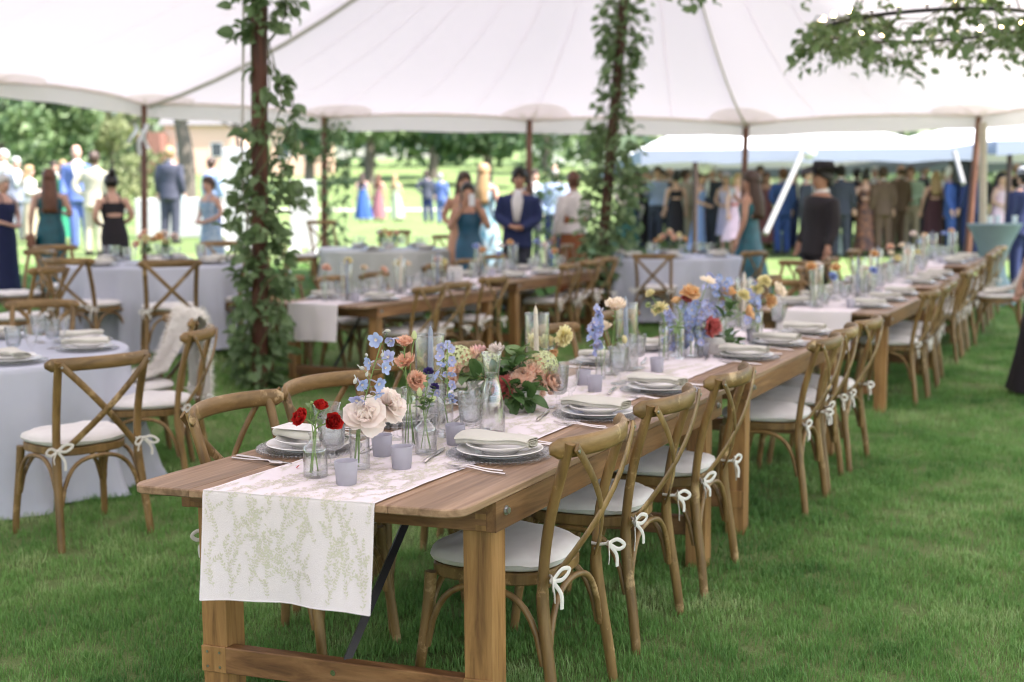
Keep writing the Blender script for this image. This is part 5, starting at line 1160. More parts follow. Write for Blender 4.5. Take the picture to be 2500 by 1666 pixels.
for i, (hx, hy) in enumerate(((1745, 835), (1715, 825), (1790, 745), (1808, 840))): spray(bowl2 + Vector((0, 0, .08)), at(hx, hy, bowl2.y), 8, 'm', ('leaf spray in front of the cream pot', 'leaf spray behind the coral dahlia', 'upright green leaf beside the apricot ranunculus', 'trailing green spray beside the second table goblets')[i])
spray(onz(1650, 880, ZT) + Vector((0, 0, .1)), at(1655, 800, 5.6), 10, 's', 'fine green filler sprig behind the lemon pompon', 1.6)
# far tables: candles, vessels and blooms scattered by hand along each
FL_COL = [(M_yel, 'pom', 'yellow pompon'), (M_or, 'carn', 'orange carnation'), (M_cream, 'ran', 'cream ranunculus'), (M_blush, 'carn', 'blush carnation'), (M_peach, 'carn', 'peach carnation'), (M_blue, 'carn', 'blue blossom')]
HM = {}
def dress_table(org, a0, zt, nm, seed, n=8):
    r = random.Random(seed); z = zt + TT
    for k in range(3):
        hurricane(loc(org, a0 + .42 + .8 * k + r.uniform(-.1, .1), .5 + r.uniform(-.1, .12), z), 'i' if (k + seed) % 2 else 'b', ('ivory' if (k + seed) % 2 else 'blue') + ' taper candle, ' + ORD[k] + ' along the ' + nm)
    for k in range(n):
        v = loc(org, a0 + .15 + (2.2 * k + r.random()) / n, .5 + r.uniform(-.13, .13), z); kind = ('tall', 'bottle', 'cyl')[k % 3]; vase(v, kind, ('slim glass bottle', 'short glass bottle', 'straight glass vase')[k % 3] + ', ' + ORD[k] + ' along the ' + nm)
        m, bk, cl = FL_COL[(k * 2 + seed) % 6]; key = (bk, m.name)
        if key not in HM: HM[key] = head_mesh(bk, .04, m, 3)
        flower(bs(v, .01), nk(v, .13), v + Vector((r.uniform(-.05, .05), r.uniform(-.05, .05), r.uniform(.21, .34))), HM[key], cl + ' in the ' + ORD[k] + ' vessel along the ' + nm, 'flower', .002, 3)
    for k in range(4): votive(loc(org, a0 + .3 + .6 * k + r.uniform(-.1, .1), .5 + r.choice((-1, 1)) * .17, z), 'frosted votive, ' + ORD[k] + ' along the ' + nm)
dress_table(O_A, 6.08, TZ[2], 'table past the gap', 1, 7); dress_table(O_A, 8.53, TZ[3], 'middle far table', 2, 6); dress_table(O_A, 10.98, TZ[4], 'farthest table', 3, 6)
dress_table(O_R2, 0, TZ[5], 'middle row ivy table', 4, 8); dress_table(O_R2, 2.45, TZ[6], 'middle row far table', 5, 8)
thing('menu_stand', 'upright blank cream card on the middle row table', 'card', loc(O_R2, 2.2, .45, TZ[5] + TT), rad(-12), None, me=MB().box(-.075, .075, -.004, .004, 0, .21, .001).mesh('menu_stand', M_paper))
b = MB(); b.lathe([(0, 0), (.032, 0), (.034, .004), (.034, .12), (.016, .16), (.013, .185), (0, .185)], 18); t = thing('water_bottle', 'blue water bottle standing on the middle row table by the ivy', 'bottle', onz(708, 715, TZ[5] + TT), 0); ob('body', b.mesh('body', mat('blue_plastic', (.12, .36, .52), .25)), t)
b = MB(); b.lathe([(0, .186), (.016, .186), (.016, .21), (0, .21)], 14); ob('cap', b.mesh('cap', M_white), t)
def round_flowers(c, nm, seed, n=7):
    r = random.Random(seed)
    p = c + Vector((0, 0, .002)); b = MB(); b.lathe([(0, 0), (.07, 0), (.09, .08), (.086, .08), (.065, .012), (0, .012)], 24); thing('flower_bowl', 'cream flower bowl on the ' + nm, 'bowl', p, 0, me=b.mesh('flower_bowl', M_bowl))
    for k in range(n):
        m, bk, cl = FL_COL[[0, 4, 3, 1, 0, 2, 4, 1][k % 8]]; key = (bk, m.name)
        if key not in HM: HM[key] = head_mesh(bk, .04, m, 3)
        a = k * 2.4 + seed; q = .05 + .15 * math.sqrt(k / n); hd = p + Vector((cos(a) * q, sin(a) * q, .24 - q * .35 + r.uniform(0, .09)))
        flower(p + Vector((0, 0, .04)), p.lerp(hd, .5), hd, HM[key], cl + ', ' + ORD[k] + ' in the bowl of the ' + nm, 'flower', .002, 2, (cos(a), sin(a) - .4, .9)).children[-3 if False else 1].scale = (1.45,) * 3
    for k in range(4): a = k * 1.6 + seed; spray(p + Vector((0, 0, .06)), p + Vector((cos(a) * .16, sin(a) * .16, .13)), 7, 'm', 'leaf spray, ' + ORD[k] + ' in the bowl of the ' + nm)
round_flowers(C2, 'second round table', 1, 12); round_flowers(C3, 'round table by the teal gown', 2, 12); round_flowers(C4, 'sage clothed table', 4, 5)

# ================================================================ VINE GARLANDS, CHANDELIERS
vr = random.Random(21)
VL = []
for k in range(4):
    l, w = (.075, .030) if k < 2 else (.062, .022); b = MB(); cv = vr.uniform(-.3, .5)
    b.grid(lambda u, v: ((v - .5) * 2 * w * (sin(pi * min(1, .08 + .9 * u ** .8)) ** .75), l * u, .012 * sin(pi * u) + .35 * w * abs(2 * v - 1) ** 1.3 - cv * l * u * u), 5, 4); b.tube([(0, 0, 0), (0, -.018, -.004)], .0012, 4); VL.append(b.mesh('leaf', M_vine, smooth=180))
def put_leaf(mbv, k, M): me = VL[k]; mbv.add([v.co for v in me.vertices], [tuple(p.vertices) for p in me.polygons], 0, M)
def garland(path_fn, n_single, n_rest, spread, label, s=1., strands=(), cat='garland', name='vine_garland', loc0=None, back=0):
    """path_fn(t) -> (point, radius, clumpiness); leaves sit on tendrils round the path"""
    base = loc0 if loc0 is not None else path_fn(0)[0]; t = thing(name, label, cat, base); st = MB()
    nst = 5
    for k in range(nst):
        ph = k * 2 * pi / nst; tr = []
        for i in range(41):
            f = i / 40; p, r, _ = path_fn(f); a = ph + f * (9 + k) ; tr.append(p - base + Vector((cos(a), sin(a), 0)) * (r * .45 + .03))
        st.tube(tr, .0042 * s, 5)
    rest = MB(); cnt = 0; tries = 0; total = n_single + n_rest; items = []
    while len(items) < total and tries < total * 20:
        tries += 1; f = vr.random(); p, r, c = path_fn(f)
        if vr.random() > c: continue
        L = vr.choice((1, 2, 3, 4)); a = vr.uniform(0, 2 * pi)
        if back and sin(a) > .3 and vr.random() < back: continue
        if back and sin(a) < -.55 and vr.random() < .3: continue
        o = Vector((cos(a), sin(a) , 0)); q = r * vr.uniform(.25, 1) ** .8; p0 = p - base + o * .05; tip = p - base + o * q + Vector((0, 0, vr.uniform(-.14, .05) * (q / .15)))
        if L > 1: st.tube(curve([p0, p0.lerp(tip, .5) + Vector((0, 0, .02)), tip], 2), .0016, 4)
        for j in range(L):
            pos = p0.lerp(tip, 1 - j * .22) + Vector((vr.gauss(0, .012), vr.gauss(0, .012), vr.gauss(0, .012))); d = Vector((o.x * .7 + vr.gauss(0, .5), o.y * .7 + vr.gauss(0, .5) - .15, vr.gauss(-.45, .4))).normalized()
            items.append((pos, d.to_track_quat('Y', 'Z') @ Matrix.Rotation(vr.gauss(0, .7), 3, 'Y').to_quaternion(), s * vr.uniform(.65, 1.25), vr.randrange(4)))
    items = items[:total]; items.sort(key=lambda x: -x[2] + .3 * x[0].y)
    for pos, q, sc, k in items[:n_single]:
        o = ob('leaf', VL[k], t, pos, scale=sc); o.rotation_mode = 'QUATERNION'; o.rotation_quaternion = q
    for pos, q, sc, k in items[n_single:]: put_leaf(rest, k, Matrix.Translation(pos) @ q.to_matrix().to_4x4() @ Matrix.Scale(sc, 4))
    ob('tendril', st.mesh('tendril', mat('vine_stem', (.10, .12, .045), .7)), t)
    if rest.v: r_ = ob('foliage', rest.mesh('foliage', M_vine, smooth=180), t); r_['kind'] = 'stuff'
    return t
def pole_path(base, top, zmax, prof):
    def fn(f):
        z = f * zmax; p = base + (top - base) * (z / (top.z - base.z)); i = 0
        for i in range(len(prof) - 1):
            if prof[i + 1][0] >= f: break
        a, b = prof[i], prof[i + 1]; t = (f - a[0]) / max(1e-6, b[0] - a[0]); off = Vector((a[3] + (b[3] - a[3]) * t, -.03, 0))
        return p + off, a[1] + (b[1] - a[1]) * t, a[2] + (b[2] - a[2]) * t
    return fn
# profile entries: height fraction, radius, density, sideways offset
garland(pole_path(PL, PK[1], 3.9, [(0, .18, .9, 0), (.08, .22, 1, 0), (.16, .27, 1, .03), (.22, .24, .9, .05), (.30, .20, .8, 0), (.36, .26, .9, -.05), (.42, .32, 1, .04), (.50, .30, .8, .12), (.58, .24, .5, .14), (.64, .16, .25, .05), (.70, .10, .1, 0), (.74, .24, .8, .05), (.80, .30, 1, .08), (.86, .26, .9, 0), (.93, .22, .8, -.05), (1, .2, .9, -.05)]),
        280, 700, .3, 'thick green leafy vine winding up the near dark tent pole', 1.45, back=.3)
garland(pole_path(PR, PK[0], 4.6, [(0, .26, .9, 0), (.15, .38, 1, 0), (.30, .44, 1, .02), (.42, .42, 1, .03), (.50, .36, .9, 0), (.58, .24, .5, -.03), (.66, .24, .6, .0), (.74, .34, .9, .02), (.80, .36, .9, -.04), (.86, .28, .6, .06), (.92, .34, .7, .12), (1, .3, .8, .05)]),
        130, 1700, .3, 'green leafy vine wound around the far centre pole by the round table', 1.35, back=.3)
for i, (pi_, n1, lb, dx) in enumerate(((PER[3], 50, 'green vine climbing the slim perimeter pole beside the white board', .15), (PER[4], 60, 'green vine on the perimeter pole behind the curly haired man', .28))):
    b0 = Vector((pi_.x + dx, pi_.y, gz(pi_.x, pi_.y)))
    garland(pole_path(b0, Vector((pi_.x + dx, pi_.y, pi_.z)), 2.3, [(0, .16, .4, 0), (.35, .22, .8, 0), (.6, .26, 1, .02), (.85, .22, 1, .04), (1, .2, .9, 0)]), n1, 300, .3, lb, 1.1)
# chandelier ring of greenery with warm bulbs
def emit(name, c, s):
    m, t, N, L, p = new_mat(name); p.inputs['Emission Color'].default_value = (*c, 1); p.inputs['Emission Strength'].default_value = s; p.inputs['Base Color'].default_value = (*c, 1); return m
M_bulb = emit('warm_bulb', (1, .72, .36), 9)
def chandelier(c, R, label, n1, n2, bulbs, seed):
    t = thing('chandelier', label, 'chandelier', c, 0, 'greenery ring chandeliers'); b = MB(); b.tube([(R * cos(2 * pi * k / 48), R * sin(2 * pi * k / 48), 0) for k in range(49)], .016, 8, caps=False); ob('ring', b.mesh('ring', M_black), t)
    top = roof_pt(0, 0).z
    for k in range(4):
        a = k * pi / 2 + .5; b = MB(); b.tube([(R * cos(a), R * sin(a), 0), (0, 0, 2.2)], .006, 5); ob('chain', b.mesh('chain', M_black), t)
    bm = MB(); bm.ball((0, 0, .055), (.017, .017, .024), 10); bm2 = MB(); bm2.tube([(0, 0, .0), (0, 0, .036)], .010, 8); m1, m2 = bm.mesh('bulb', M_bulb), bm2.mesh('socket', M_black)
    for k in range(bulbs):
        a = 2 * pi * k / bulbs; s = ob('socket', m2, t, (R * cos(a), R * sin(a), .012)); ob('bulb', m1, s)
    def fn(f):
        a = f * 2 * pi; return (c + Vector((R * cos(a), R * sin(a), -.05 - .09 * sin(a * 5) - .05 * sin(a * 13))), .27, 1)
    garland(fn, n1, n2, .2, 'leafy greenery ' + ('hanging all around the bulb chandelier ring' if bulbs > 12 else 'hanging below the upper chandelier'), 1.1, name='chandelier_greenery', cat='greenery', loc0=c)
chandelier(at(2268, 66, 9.4), .84, 'ring chandelier of warm bulbs wrapped in greenery', 140, 720, 26, 1)
chandelier(at(1720, -105, 9.6), .55, 'upper ring chandelier mostly above the frame with hanging sprigs', 20, 200, 8, 2)
for (px, py, lb) in ((1660, 10, 'leafy sprig hanging down beside the webbing strap'), (1745, 5, 'leafy sprig hanging under the upper chandelier'), (1962, 18, 'small sprig of leaves hanging alone under the roof'), (2150, 14, 'leafy sprig hanging above the bulb ring')):
    p = at(px, py - 70, 9.6); t = thing('hanging_sprig', lb, 'greenery', p, 0, 'hanging leafy sprigs'); st = MB(); pts = curve([(0, 0, 0), (.03, 0, -.12), (.0, .02, -.24)], 5); st.tube(pts, .002, 5); ob('stem', st.mesh('stem', M_stem), t)
    for k in range(9):
        o = ob('leaf', VL[k % 4], t, pts[min(10, 2 + k)], scale=.85); aimy(o, (cos(k * 2.4), sin(k * 2.4) - .3, -.5), vr.uniform(-.6, .6))

# ================================================================ GUESTS
def pmat(name, c, rough=.8, c2=None, scale=8): return mat(name, c, rough, c2, scale)
M_skin = [mat('skin_fair', (.62, .38, .29), .55, (.56, .32, .24), 20), mat('skin_tan', (.46, .25, .165), .55, (.40, .21, .14), 20)]
M_eye = mat('eye_dark', (.03, .025, .02), .2); M_lip = mat('lips', (.42, .14, .13), .4)
HAIR = {'brown': mat('hair_brown', (.065, .032, .018), .5, (.035, .018, .010), 40), 'auburn': mat('hair_auburn', (.15, .055, .025), .5, (.085, .032, .016), 40), 'black': mat('hair_black', (.014, .010, .009), .4, (.008, .006, .006), 40), 'blond': mat('hair_blond', (.42, .28, .14), .5, (.30, .19, .09), 40), 'white': mat('hair_white', (.66, .64, .62), .6, (.55, .53, .52), 40), 'grey': mat('hair_grey', (.35, .33, .32), .6, (.26, .25, .24), 40)}
def remesh(mb, vox, mats):
    me = mb.mesh('body', *mats, smooth=0); o = bpy.data.objects.new('body_work', me); COL.objects.link(o); md = o.modifiers.new('r', 'REMESH'); md.mode = 'VOXEL'; md.voxel_size = vox
    m2 = o.modifiers.new('s', 'SMOOTH'); m2.iterations = 3; m2.factor = .5
    r = bpy.data.meshes.new_from_object(o.evaluated_get(bpy.context.evaluated_depsgraph_get())); bpy.data.objects.remove(o); r.polygons.foreach_set('use_smooth', [True] * len(r.polygons)); return r
POSES = {   # left arm, right arm: shoulder is (+-.175, 0, 1.43); elbow, wrist, finger direction ; figure faces -Y
    'down': (((.235, .02, 1.15), (.25, -.05, .91), (.05, -.15, -1)), ((-.235, .02, 1.15), (-.25, -.05, .91), (-.05, -.15, -1))),
    'clasp': (((.245, .0, 1.16), (.06, -.22, 1.03), (-1, -.3, .0)), ((-.245, .0, 1.16), (-.05, -.23, 1.05), (1, -.3, -.1))),
    'hold': (((.235, .02, 1.15), (.25, -.06, .91), (.05, -.15, -1)), ((-.245, -.02, 1.16), (-.13, -.27, 1.20), (.5, -.4, .7))),
    'phone': (((.25, -.05, 1.18), (.10, -.26, 1.42), (-.4, -.2, .9)), ((-.25, -.05, 1.18), (-.08, -.27, 1.43), (.3, -.2, .9))),
    'hips': (((.32, .06, 1.17), (.17, .03, 1.0), (-.6, -.3, -.6)), ((-.235, .02, 1.15), (-.25, -.05, .91), (-.05, -.15, -1))),
    'drink': (((.235, .02, 1.15), (.25, -.06, .91), (.05, -.15, -1)), ((-.27, -.03, 1.19), (-.12, -.24, 1.42), (.4, -.3, .8)))}
BODY = {}
def torso_rings(fem, g=0., zs=None):
    T = [(.80, .155 if fem else .15, .11), (.90, .175 if fem else .162, .115), (1.0, .158 if fem else .155, .105), (1.10, .128 if fem else .150, .092), (1.20, .138 if fem else .162, .10), (1.30, .158 if fem else .178, .115), (1.38, .165 if fem else .188, .108), (1.44, .13 if fem else .15, .085), (1.49, .055, .055)]
    r = []
    for z, rx, ry in T:
        if zs and not (zs[0] <= z <= zs[1]): continue
        yo = -.015 if (fem and abs(z - 1.30) < .09) else 0
        r.append([((rx + g) * cos(2 * pi * j / 16), (ry + g) * sin(2 * pi * j / 16) + yo, z) for j in range(16)])
    return r
def limb(mb, pts, rs, n=9): mb.tube(curve(pts, 4), [rs[0] + (rs[-1] - rs[0]) * i / (4 * (len(pts) - 1)) for i in range(4 * (len(pts) - 1) + 1)], n)
def head_shape(mb):
    H = [(1.50, .052, .056, .005), (1.535, .058, .066, -.01), (1.56, .064, .080, -.018), (1.60, .071, .090, -.012), (1.64, .075, .094, -.006), (1.68, .075, .095, .0), (1.715, .066, .085, .003), (1.74, .045, .058, .005), (1.75, .015, .02, .005)]
    mb.loft([[(rx * cos(2 * pi * j / 16), ry * sin(2 * pi * j / 16) + yo, z) for j in range(16)] for z, rx, ry, yo in H])
    mb.tube([(0, .01, 1.42), (0, .005, 1.49), (0, -.005, 1.56)], [.062, .052, .055], 12)
    mb.loft([[(.008, -.092, 1.655), (-.008, -.092, 1.655), (-.008, -.075, 1.655), (.008, -.075, 1.655)], [(.017, -.122, 1.605), (-.017, -.122, 1.605), (-.017, -.075, 1.60), (.017, -.075, 1.60)]])
    for s in (-1, 1): mb.ball((s * .077, .008, 1.635), (.012, .022, .032), 8)
def hand(mb, w, d):
    w = Vector(w); d = Vector(d).normalized(); u = d.orthogonal().normalized(); u = (Vector((1, 0, 0)) - d * d.x); u = u.normalized() if u.length > .2 else d.orthogonal().normalized(); v = d.cross(u)
    mb.loft([[w + d * t + u * (a * q) + v * (b * .013) for a, b in ((1, .6), (.5, 1), (-.5, 1), (-1, .6), (-1, -.6), (-.5, -1), (.5, -1), (1, -.6))] for t, q in ((-.01, .022), (.03, .036), (.075, .041), (.092, .036))])
    for k, (o, l) in enumerate(((-.03, .060), (-.010, .072), (.011, .068), (.030, .052))):
        p = w + d * .085 + u * o; mb.tube([p, p + d * l * .5 + v * .006, p + d * l * .85 + v * .022], [.0085, .0078, .0062], 6)
    p = w + d * .03 + u * .034; mb.tube([p, p + (d * .5 + u * .6) * .045, p + (d * .8 + u * .5) * .075 + v * .008], [.011, .0095, .007], 6)
def build_body(pose, fem):
    k = (pose, fem)
    if k in BODY: return BODY[k]
    b = MB(); b.loft(torso_rings(fem)); head_shape(b)
    for s in (-1, 1):
        limb(b, [(s * .085, 0, .90), (s * .095, -.01, .50), (s * .10, .02, .09)], [.088, .055, .040]); limb(b, [(s * .10, .045, .045), (s * .105, -.06, .035), (s * .115, -.165, .022)], [.040, .034, .024])
    for i, (el, wr, fd) in enumerate(POSES[pose]):
        s = 1 if i == 0 else -1; sh = (s * (.165 if fem else .19), .0, 1.415); limb(b, [sh, el, wr], [.050 if fem else .058, .040, .026 if fem else .030])
        w = Vector(wr); d = Vector(fd).normalized(); b.tube([w - d * .02, w + d * .06], [.026, .032], 8)
    me = remesh(b, .017, [M_skin[0]]); x = MB(); x.v = [tuple(v.co) for v in me.vertices]; x.f = [tuple(p.vertices) for p in me.polygons]; x.m = [0] * len(x.f); bpy.data.meshes.remove(me)
    for el, wr, fd in POSES[pose]: hand(x, wr, fd)
    for s in (-1, 1): x.ball((s * .030, -.088, 1.655), (.012, .007, .008), 8, 1); x.tube([(s * .016, -.097, 1.675), (s * .046, -.088, 1.674)], .0035, 5, 1)
    x.ball((0, -.103, 1.572), (.024, .008, .009), 8, 2)
    BODY[k] = x; return x
CL = {}
def body_mesh(pose, fem, skin):
    k = ('b', pose, fem, skin)
    if k not in CL: CL[k] = build_body(pose, fem).mesh('person', M_skin[skin], M_eye, M_lip, smooth=180)
    return CL[k]
def jacket(pose, fem, m, short=False):
    k = ('j', pose, fem, m.name, short)
    if k not in CL:
        b = MB(); R = torso_rings(fem, .026); R = R[1 if not short else 2:-1]; lo = [[(p[0] * 1.06, p[1] * 1.12, .80 if not short else .93) for p in R[0]]]; b.loft(lo + R)
        b.tube([(0, .012, 1.42), (0, .012, 1.505)], [.085, .066], 12)
        for i, (el, wr, fd) in enumerate(POSES[pose]):
            s = 1 if i == 0 else -1; w = Vector(wr); e = Vector(el); limb(b, [(s * (.16 if fem else .185), 0, 1.415), el, tuple(w.lerp(e, .06))], [.073, .058, .046])
        CL[k] = remesh(b, .02, [m]); CL[k].name = 'jacket'
    return CL[k]
def trousers(m):
    k = ('t', m.name)
    if k not in CL:
        b = MB(); b.loft([[(.168 * cos(2 * pi * j / 16), .122 * sin(2 * pi * j / 16), z) for j in range(16)] for z in (.78, .9, 1.03)])
        for s in (-1, 1): limb(b, [(s * .088, 0, .88), (s * .098, -.01, .5), (s * .104, .02, .06)], [.102, .076, .068], 12)
        CL[k] = remesh(b, .02, [m]); CL[k].name = 'trousers'
    return CL[k]
def shoes(m):
    k = ('s', m.name)
    if k not in CL:
        b = MB()
        for s in (-1, 1): limb(b, [(s * .10, .065, .045), (s * .108, -.06, .042), (s * .118, -.18, .03)], [.050, .046, .034], 10)
        CL[k] = b.mesh('shoes', m, smooth=60)
    return CL[k]
def dress(m, L=.12, flare=.24, strap=True, top=1.36, seed=0, fit=False):
    k = ('d', m.name, L, flare, top)
    if k not in CL:
        b = MB(); n = 40; rings = []; pr = [(top, .163, .118), (1.30, .170, .132), (1.20, .147, .110), (1.10, .136, .100), (1.0, .168, .116), (.90, .186, .126)]
        zb = .90
        for i in range(8): f = (i + 1) / 8; z = zb + (L - zb) * f; pr.append((z, .186 + (flare - .186) * f ** (1.6 if fit else .9), .126 + (flare * .85 - .126) * f ** (1.6 if fit else .9)))
        for z, rx, ry in pr:
            kf = max(0, (.95 - z) / .9) * (.4 if fit else 1); rings.append([(rx * cos(2 * pi * j / n) * (1 + .09 * kf * sin(7 * 2 * pi * j / n + z) + .05 * kf * sin(13 * 2 * pi * j / n)), ry * sin(2 * pi * j / n) * (1 + .09 * kf * sin(7 * 2 * pi * j / n + z)) - (.016 if z > 1.15 else 0), z) for j in range(n)])
        b.loft(rings[::-1], caps=False)
        if strap:
            for s in (-1, 1): b.tube(curve([(s * .10, -.125, top - .02), (s * .10, -.075, 1.46), (s * .09, .03, 1.475), (s * .085, .10, top - .02)], 4), (.013, .004), 6)
        CL[k] = b.mesh('dress', m, smooth=180)
    return CL[k]
def hair(kind, m):
    k = ('h', kind, m.name)
    if k not in CL:
        b = MB(); r = random.Random(len(kind))
        def cap(th0, g, back=1.0):
            n = 20; rings = []
            for i in range(7):
                f = i / 6; z = 1.752 + g * .9 - (.135 + .02) * f ** 1.1; q = math.sqrt(max(.02, 1 - ((z - 1.645) / (.112 + g)) ** 2)) if z > 1.645 else 1
                ring = []
                for j in range(n):
                    a = 2 * pi * j / n; fr = max(0, -sin(a)); zz = z + (.075 * fr ** 1.5) * f * 1.05; w = 1 + .02 * sin(a * 9 + i); ring.append(((.078 + g) * q * cos(a) * w, (.097 + g) * q * sin(a) * w + .006, zz))
                rings.append(ring)
            b.loft(rings[::-1])
        if kind != 'bald': cap(0, .016 if kind != 'curly' else .02)
        if kind == 'bald':
            b.loft([[((.082) * cos(a), .103 * sin(a) + .004, z) for a in [pi * .02 + pi * .96 * j / 12 for j in range(13)]] + [((.076) * cos(a), .095 * sin(a), z) for a in [pi * .98 - pi * .96 * j / 12 for j in range(13)]] for z in (1.57, 1.62, 1.66)])
        if kind == 'short': b.loft([[((.084) * cos(a), .108 * sin(a) + .004, z) for a in [pi * .04 + pi * .92 * j / 12 for j in range(13)]] + [((.07) * cos(a), .09 * sin(a), z) for a in [pi * .96 - pi * .92 * j / 12 for j in range(13)]] for z in (1.55, 1.60, 1.66)])
        if kind in ('long', 'longer'):
            zb = 1.26 if kind == 'long' else 1.17; rows = []
            for i in range(9):
                f = i / 8; z = 1.70 + (zb - 1.70) * f; w = .082 + .026 * sin(pi * min(1, f * .8)) ; yb = .06 + .055 * min(1, f * 1.6); ring = []
                for j in range(16):
                    a = pi * (-.02) + pi * 1.04 * j / 15; k2 = 1 + .05 * sin(j * 2.3 + i * .9); ring.append((w * cos(a) * k2, yb * .35 + yb * sin(a) * 1.15 * k2, z))
                inner = [(x * .6, max(.0, y * .5) - .01 * (1 - f), z) for x, y, z in ring[::-1]]; rows.append(ring + inner)
            b.loft(rows[::-1])
        if kind == 'bun': b.ball((0, .085, 1.77), (.055, .055, .052), 10); b.loft([[(.083 * cos(a), .106 * sin(a) + .004, z) for a in [pi * .05 + pi * .9 * j / 12 for j in range(13)]] + [(.07 * cos(a), .09 * sin(a), z) for a in [pi * .95 - pi * .9 * j / 12 for j in range(13)]] for z in (1.575, 1.63, 1.67)])
        if kind == 'curly':
            for i in range(60):
                a = r.uniform(0, 2 * pi); z = r.uniform(1.57, 1.755); q = .098 if z < 1.71 else .07
                if sin(a) < -.35 and z < 1.72: continue
                b.ball((q * cos(a), .108 * sin(a) + .01, z), r.uniform(.018, .028), 6)
        CL[k] = b.mesh('hair', m, smooth=180)
    return CL[k]
def hat(kind, m, band):
    k = ('hat', kind, m.name)
    if k not in CL:
        b = MB(); n = 32
        if kind == 'cowboy':
            rings = []
            for r, z in ((.20, 0), (.205, .006), (.15, .012), (.108, .02), (.104, .06), (.098, .115), (.085, .135), (.05, .128), (.012, .110)):
                rings.append([(r * .88 * cos(2 * pi * j / n), r * 1.08 * sin(2 * pi * j / n), z + (.075 * cos(2 * pi * j / n) ** 2 if r > .18 else .02 * cos(2 * pi * j / n) ** 2 * (r > .14)) - (.02 * abs(sin(2 * pi * j / n)) if r > .18 else 0) - (.02 * (abs(cos(2 * pi * j / n)) < .35) if z > .12 else 0)) for j in range(n)])
            b.loft(rings)
        else: b.lathe([(.0, .0), (.098, 0), (.10, .03), (.09, .07), (.06, .092), (0, .10)], 20)
        if kind == 'cap': b.loft([[(.07 * cos(a), -.085 + .09 * sin(a), .006) for a in [pi + pi * j / 10 for j in range(11)]], [(.07 * cos(a), -.085 + .09 * sin(a), .014) for a in [pi + pi * j / 10 for j in range(11)]]])
        h = b.mesh('hat', m, smooth=60); c = MB(); c.lathe([(.108 if kind == 'cowboy' else .1015, .022), (.107 if kind == 'cowboy' else .1025, .045)], 28, mod=lambda a, z: (1 if kind != 'cowboy' else 1.0)); CL[k] = (h, c.mesh('hat_band', band, smooth=60))
    return CL[k]
M_shirt = pmat('white_shirt', (.78, .76, .77)); M_shoe = pmat('black_shoe', (.02, .018, .018), .35); M_bshoe = pmat('brown_shoe', (.10, .05, .025), .4)
_pl = random.Random(17)
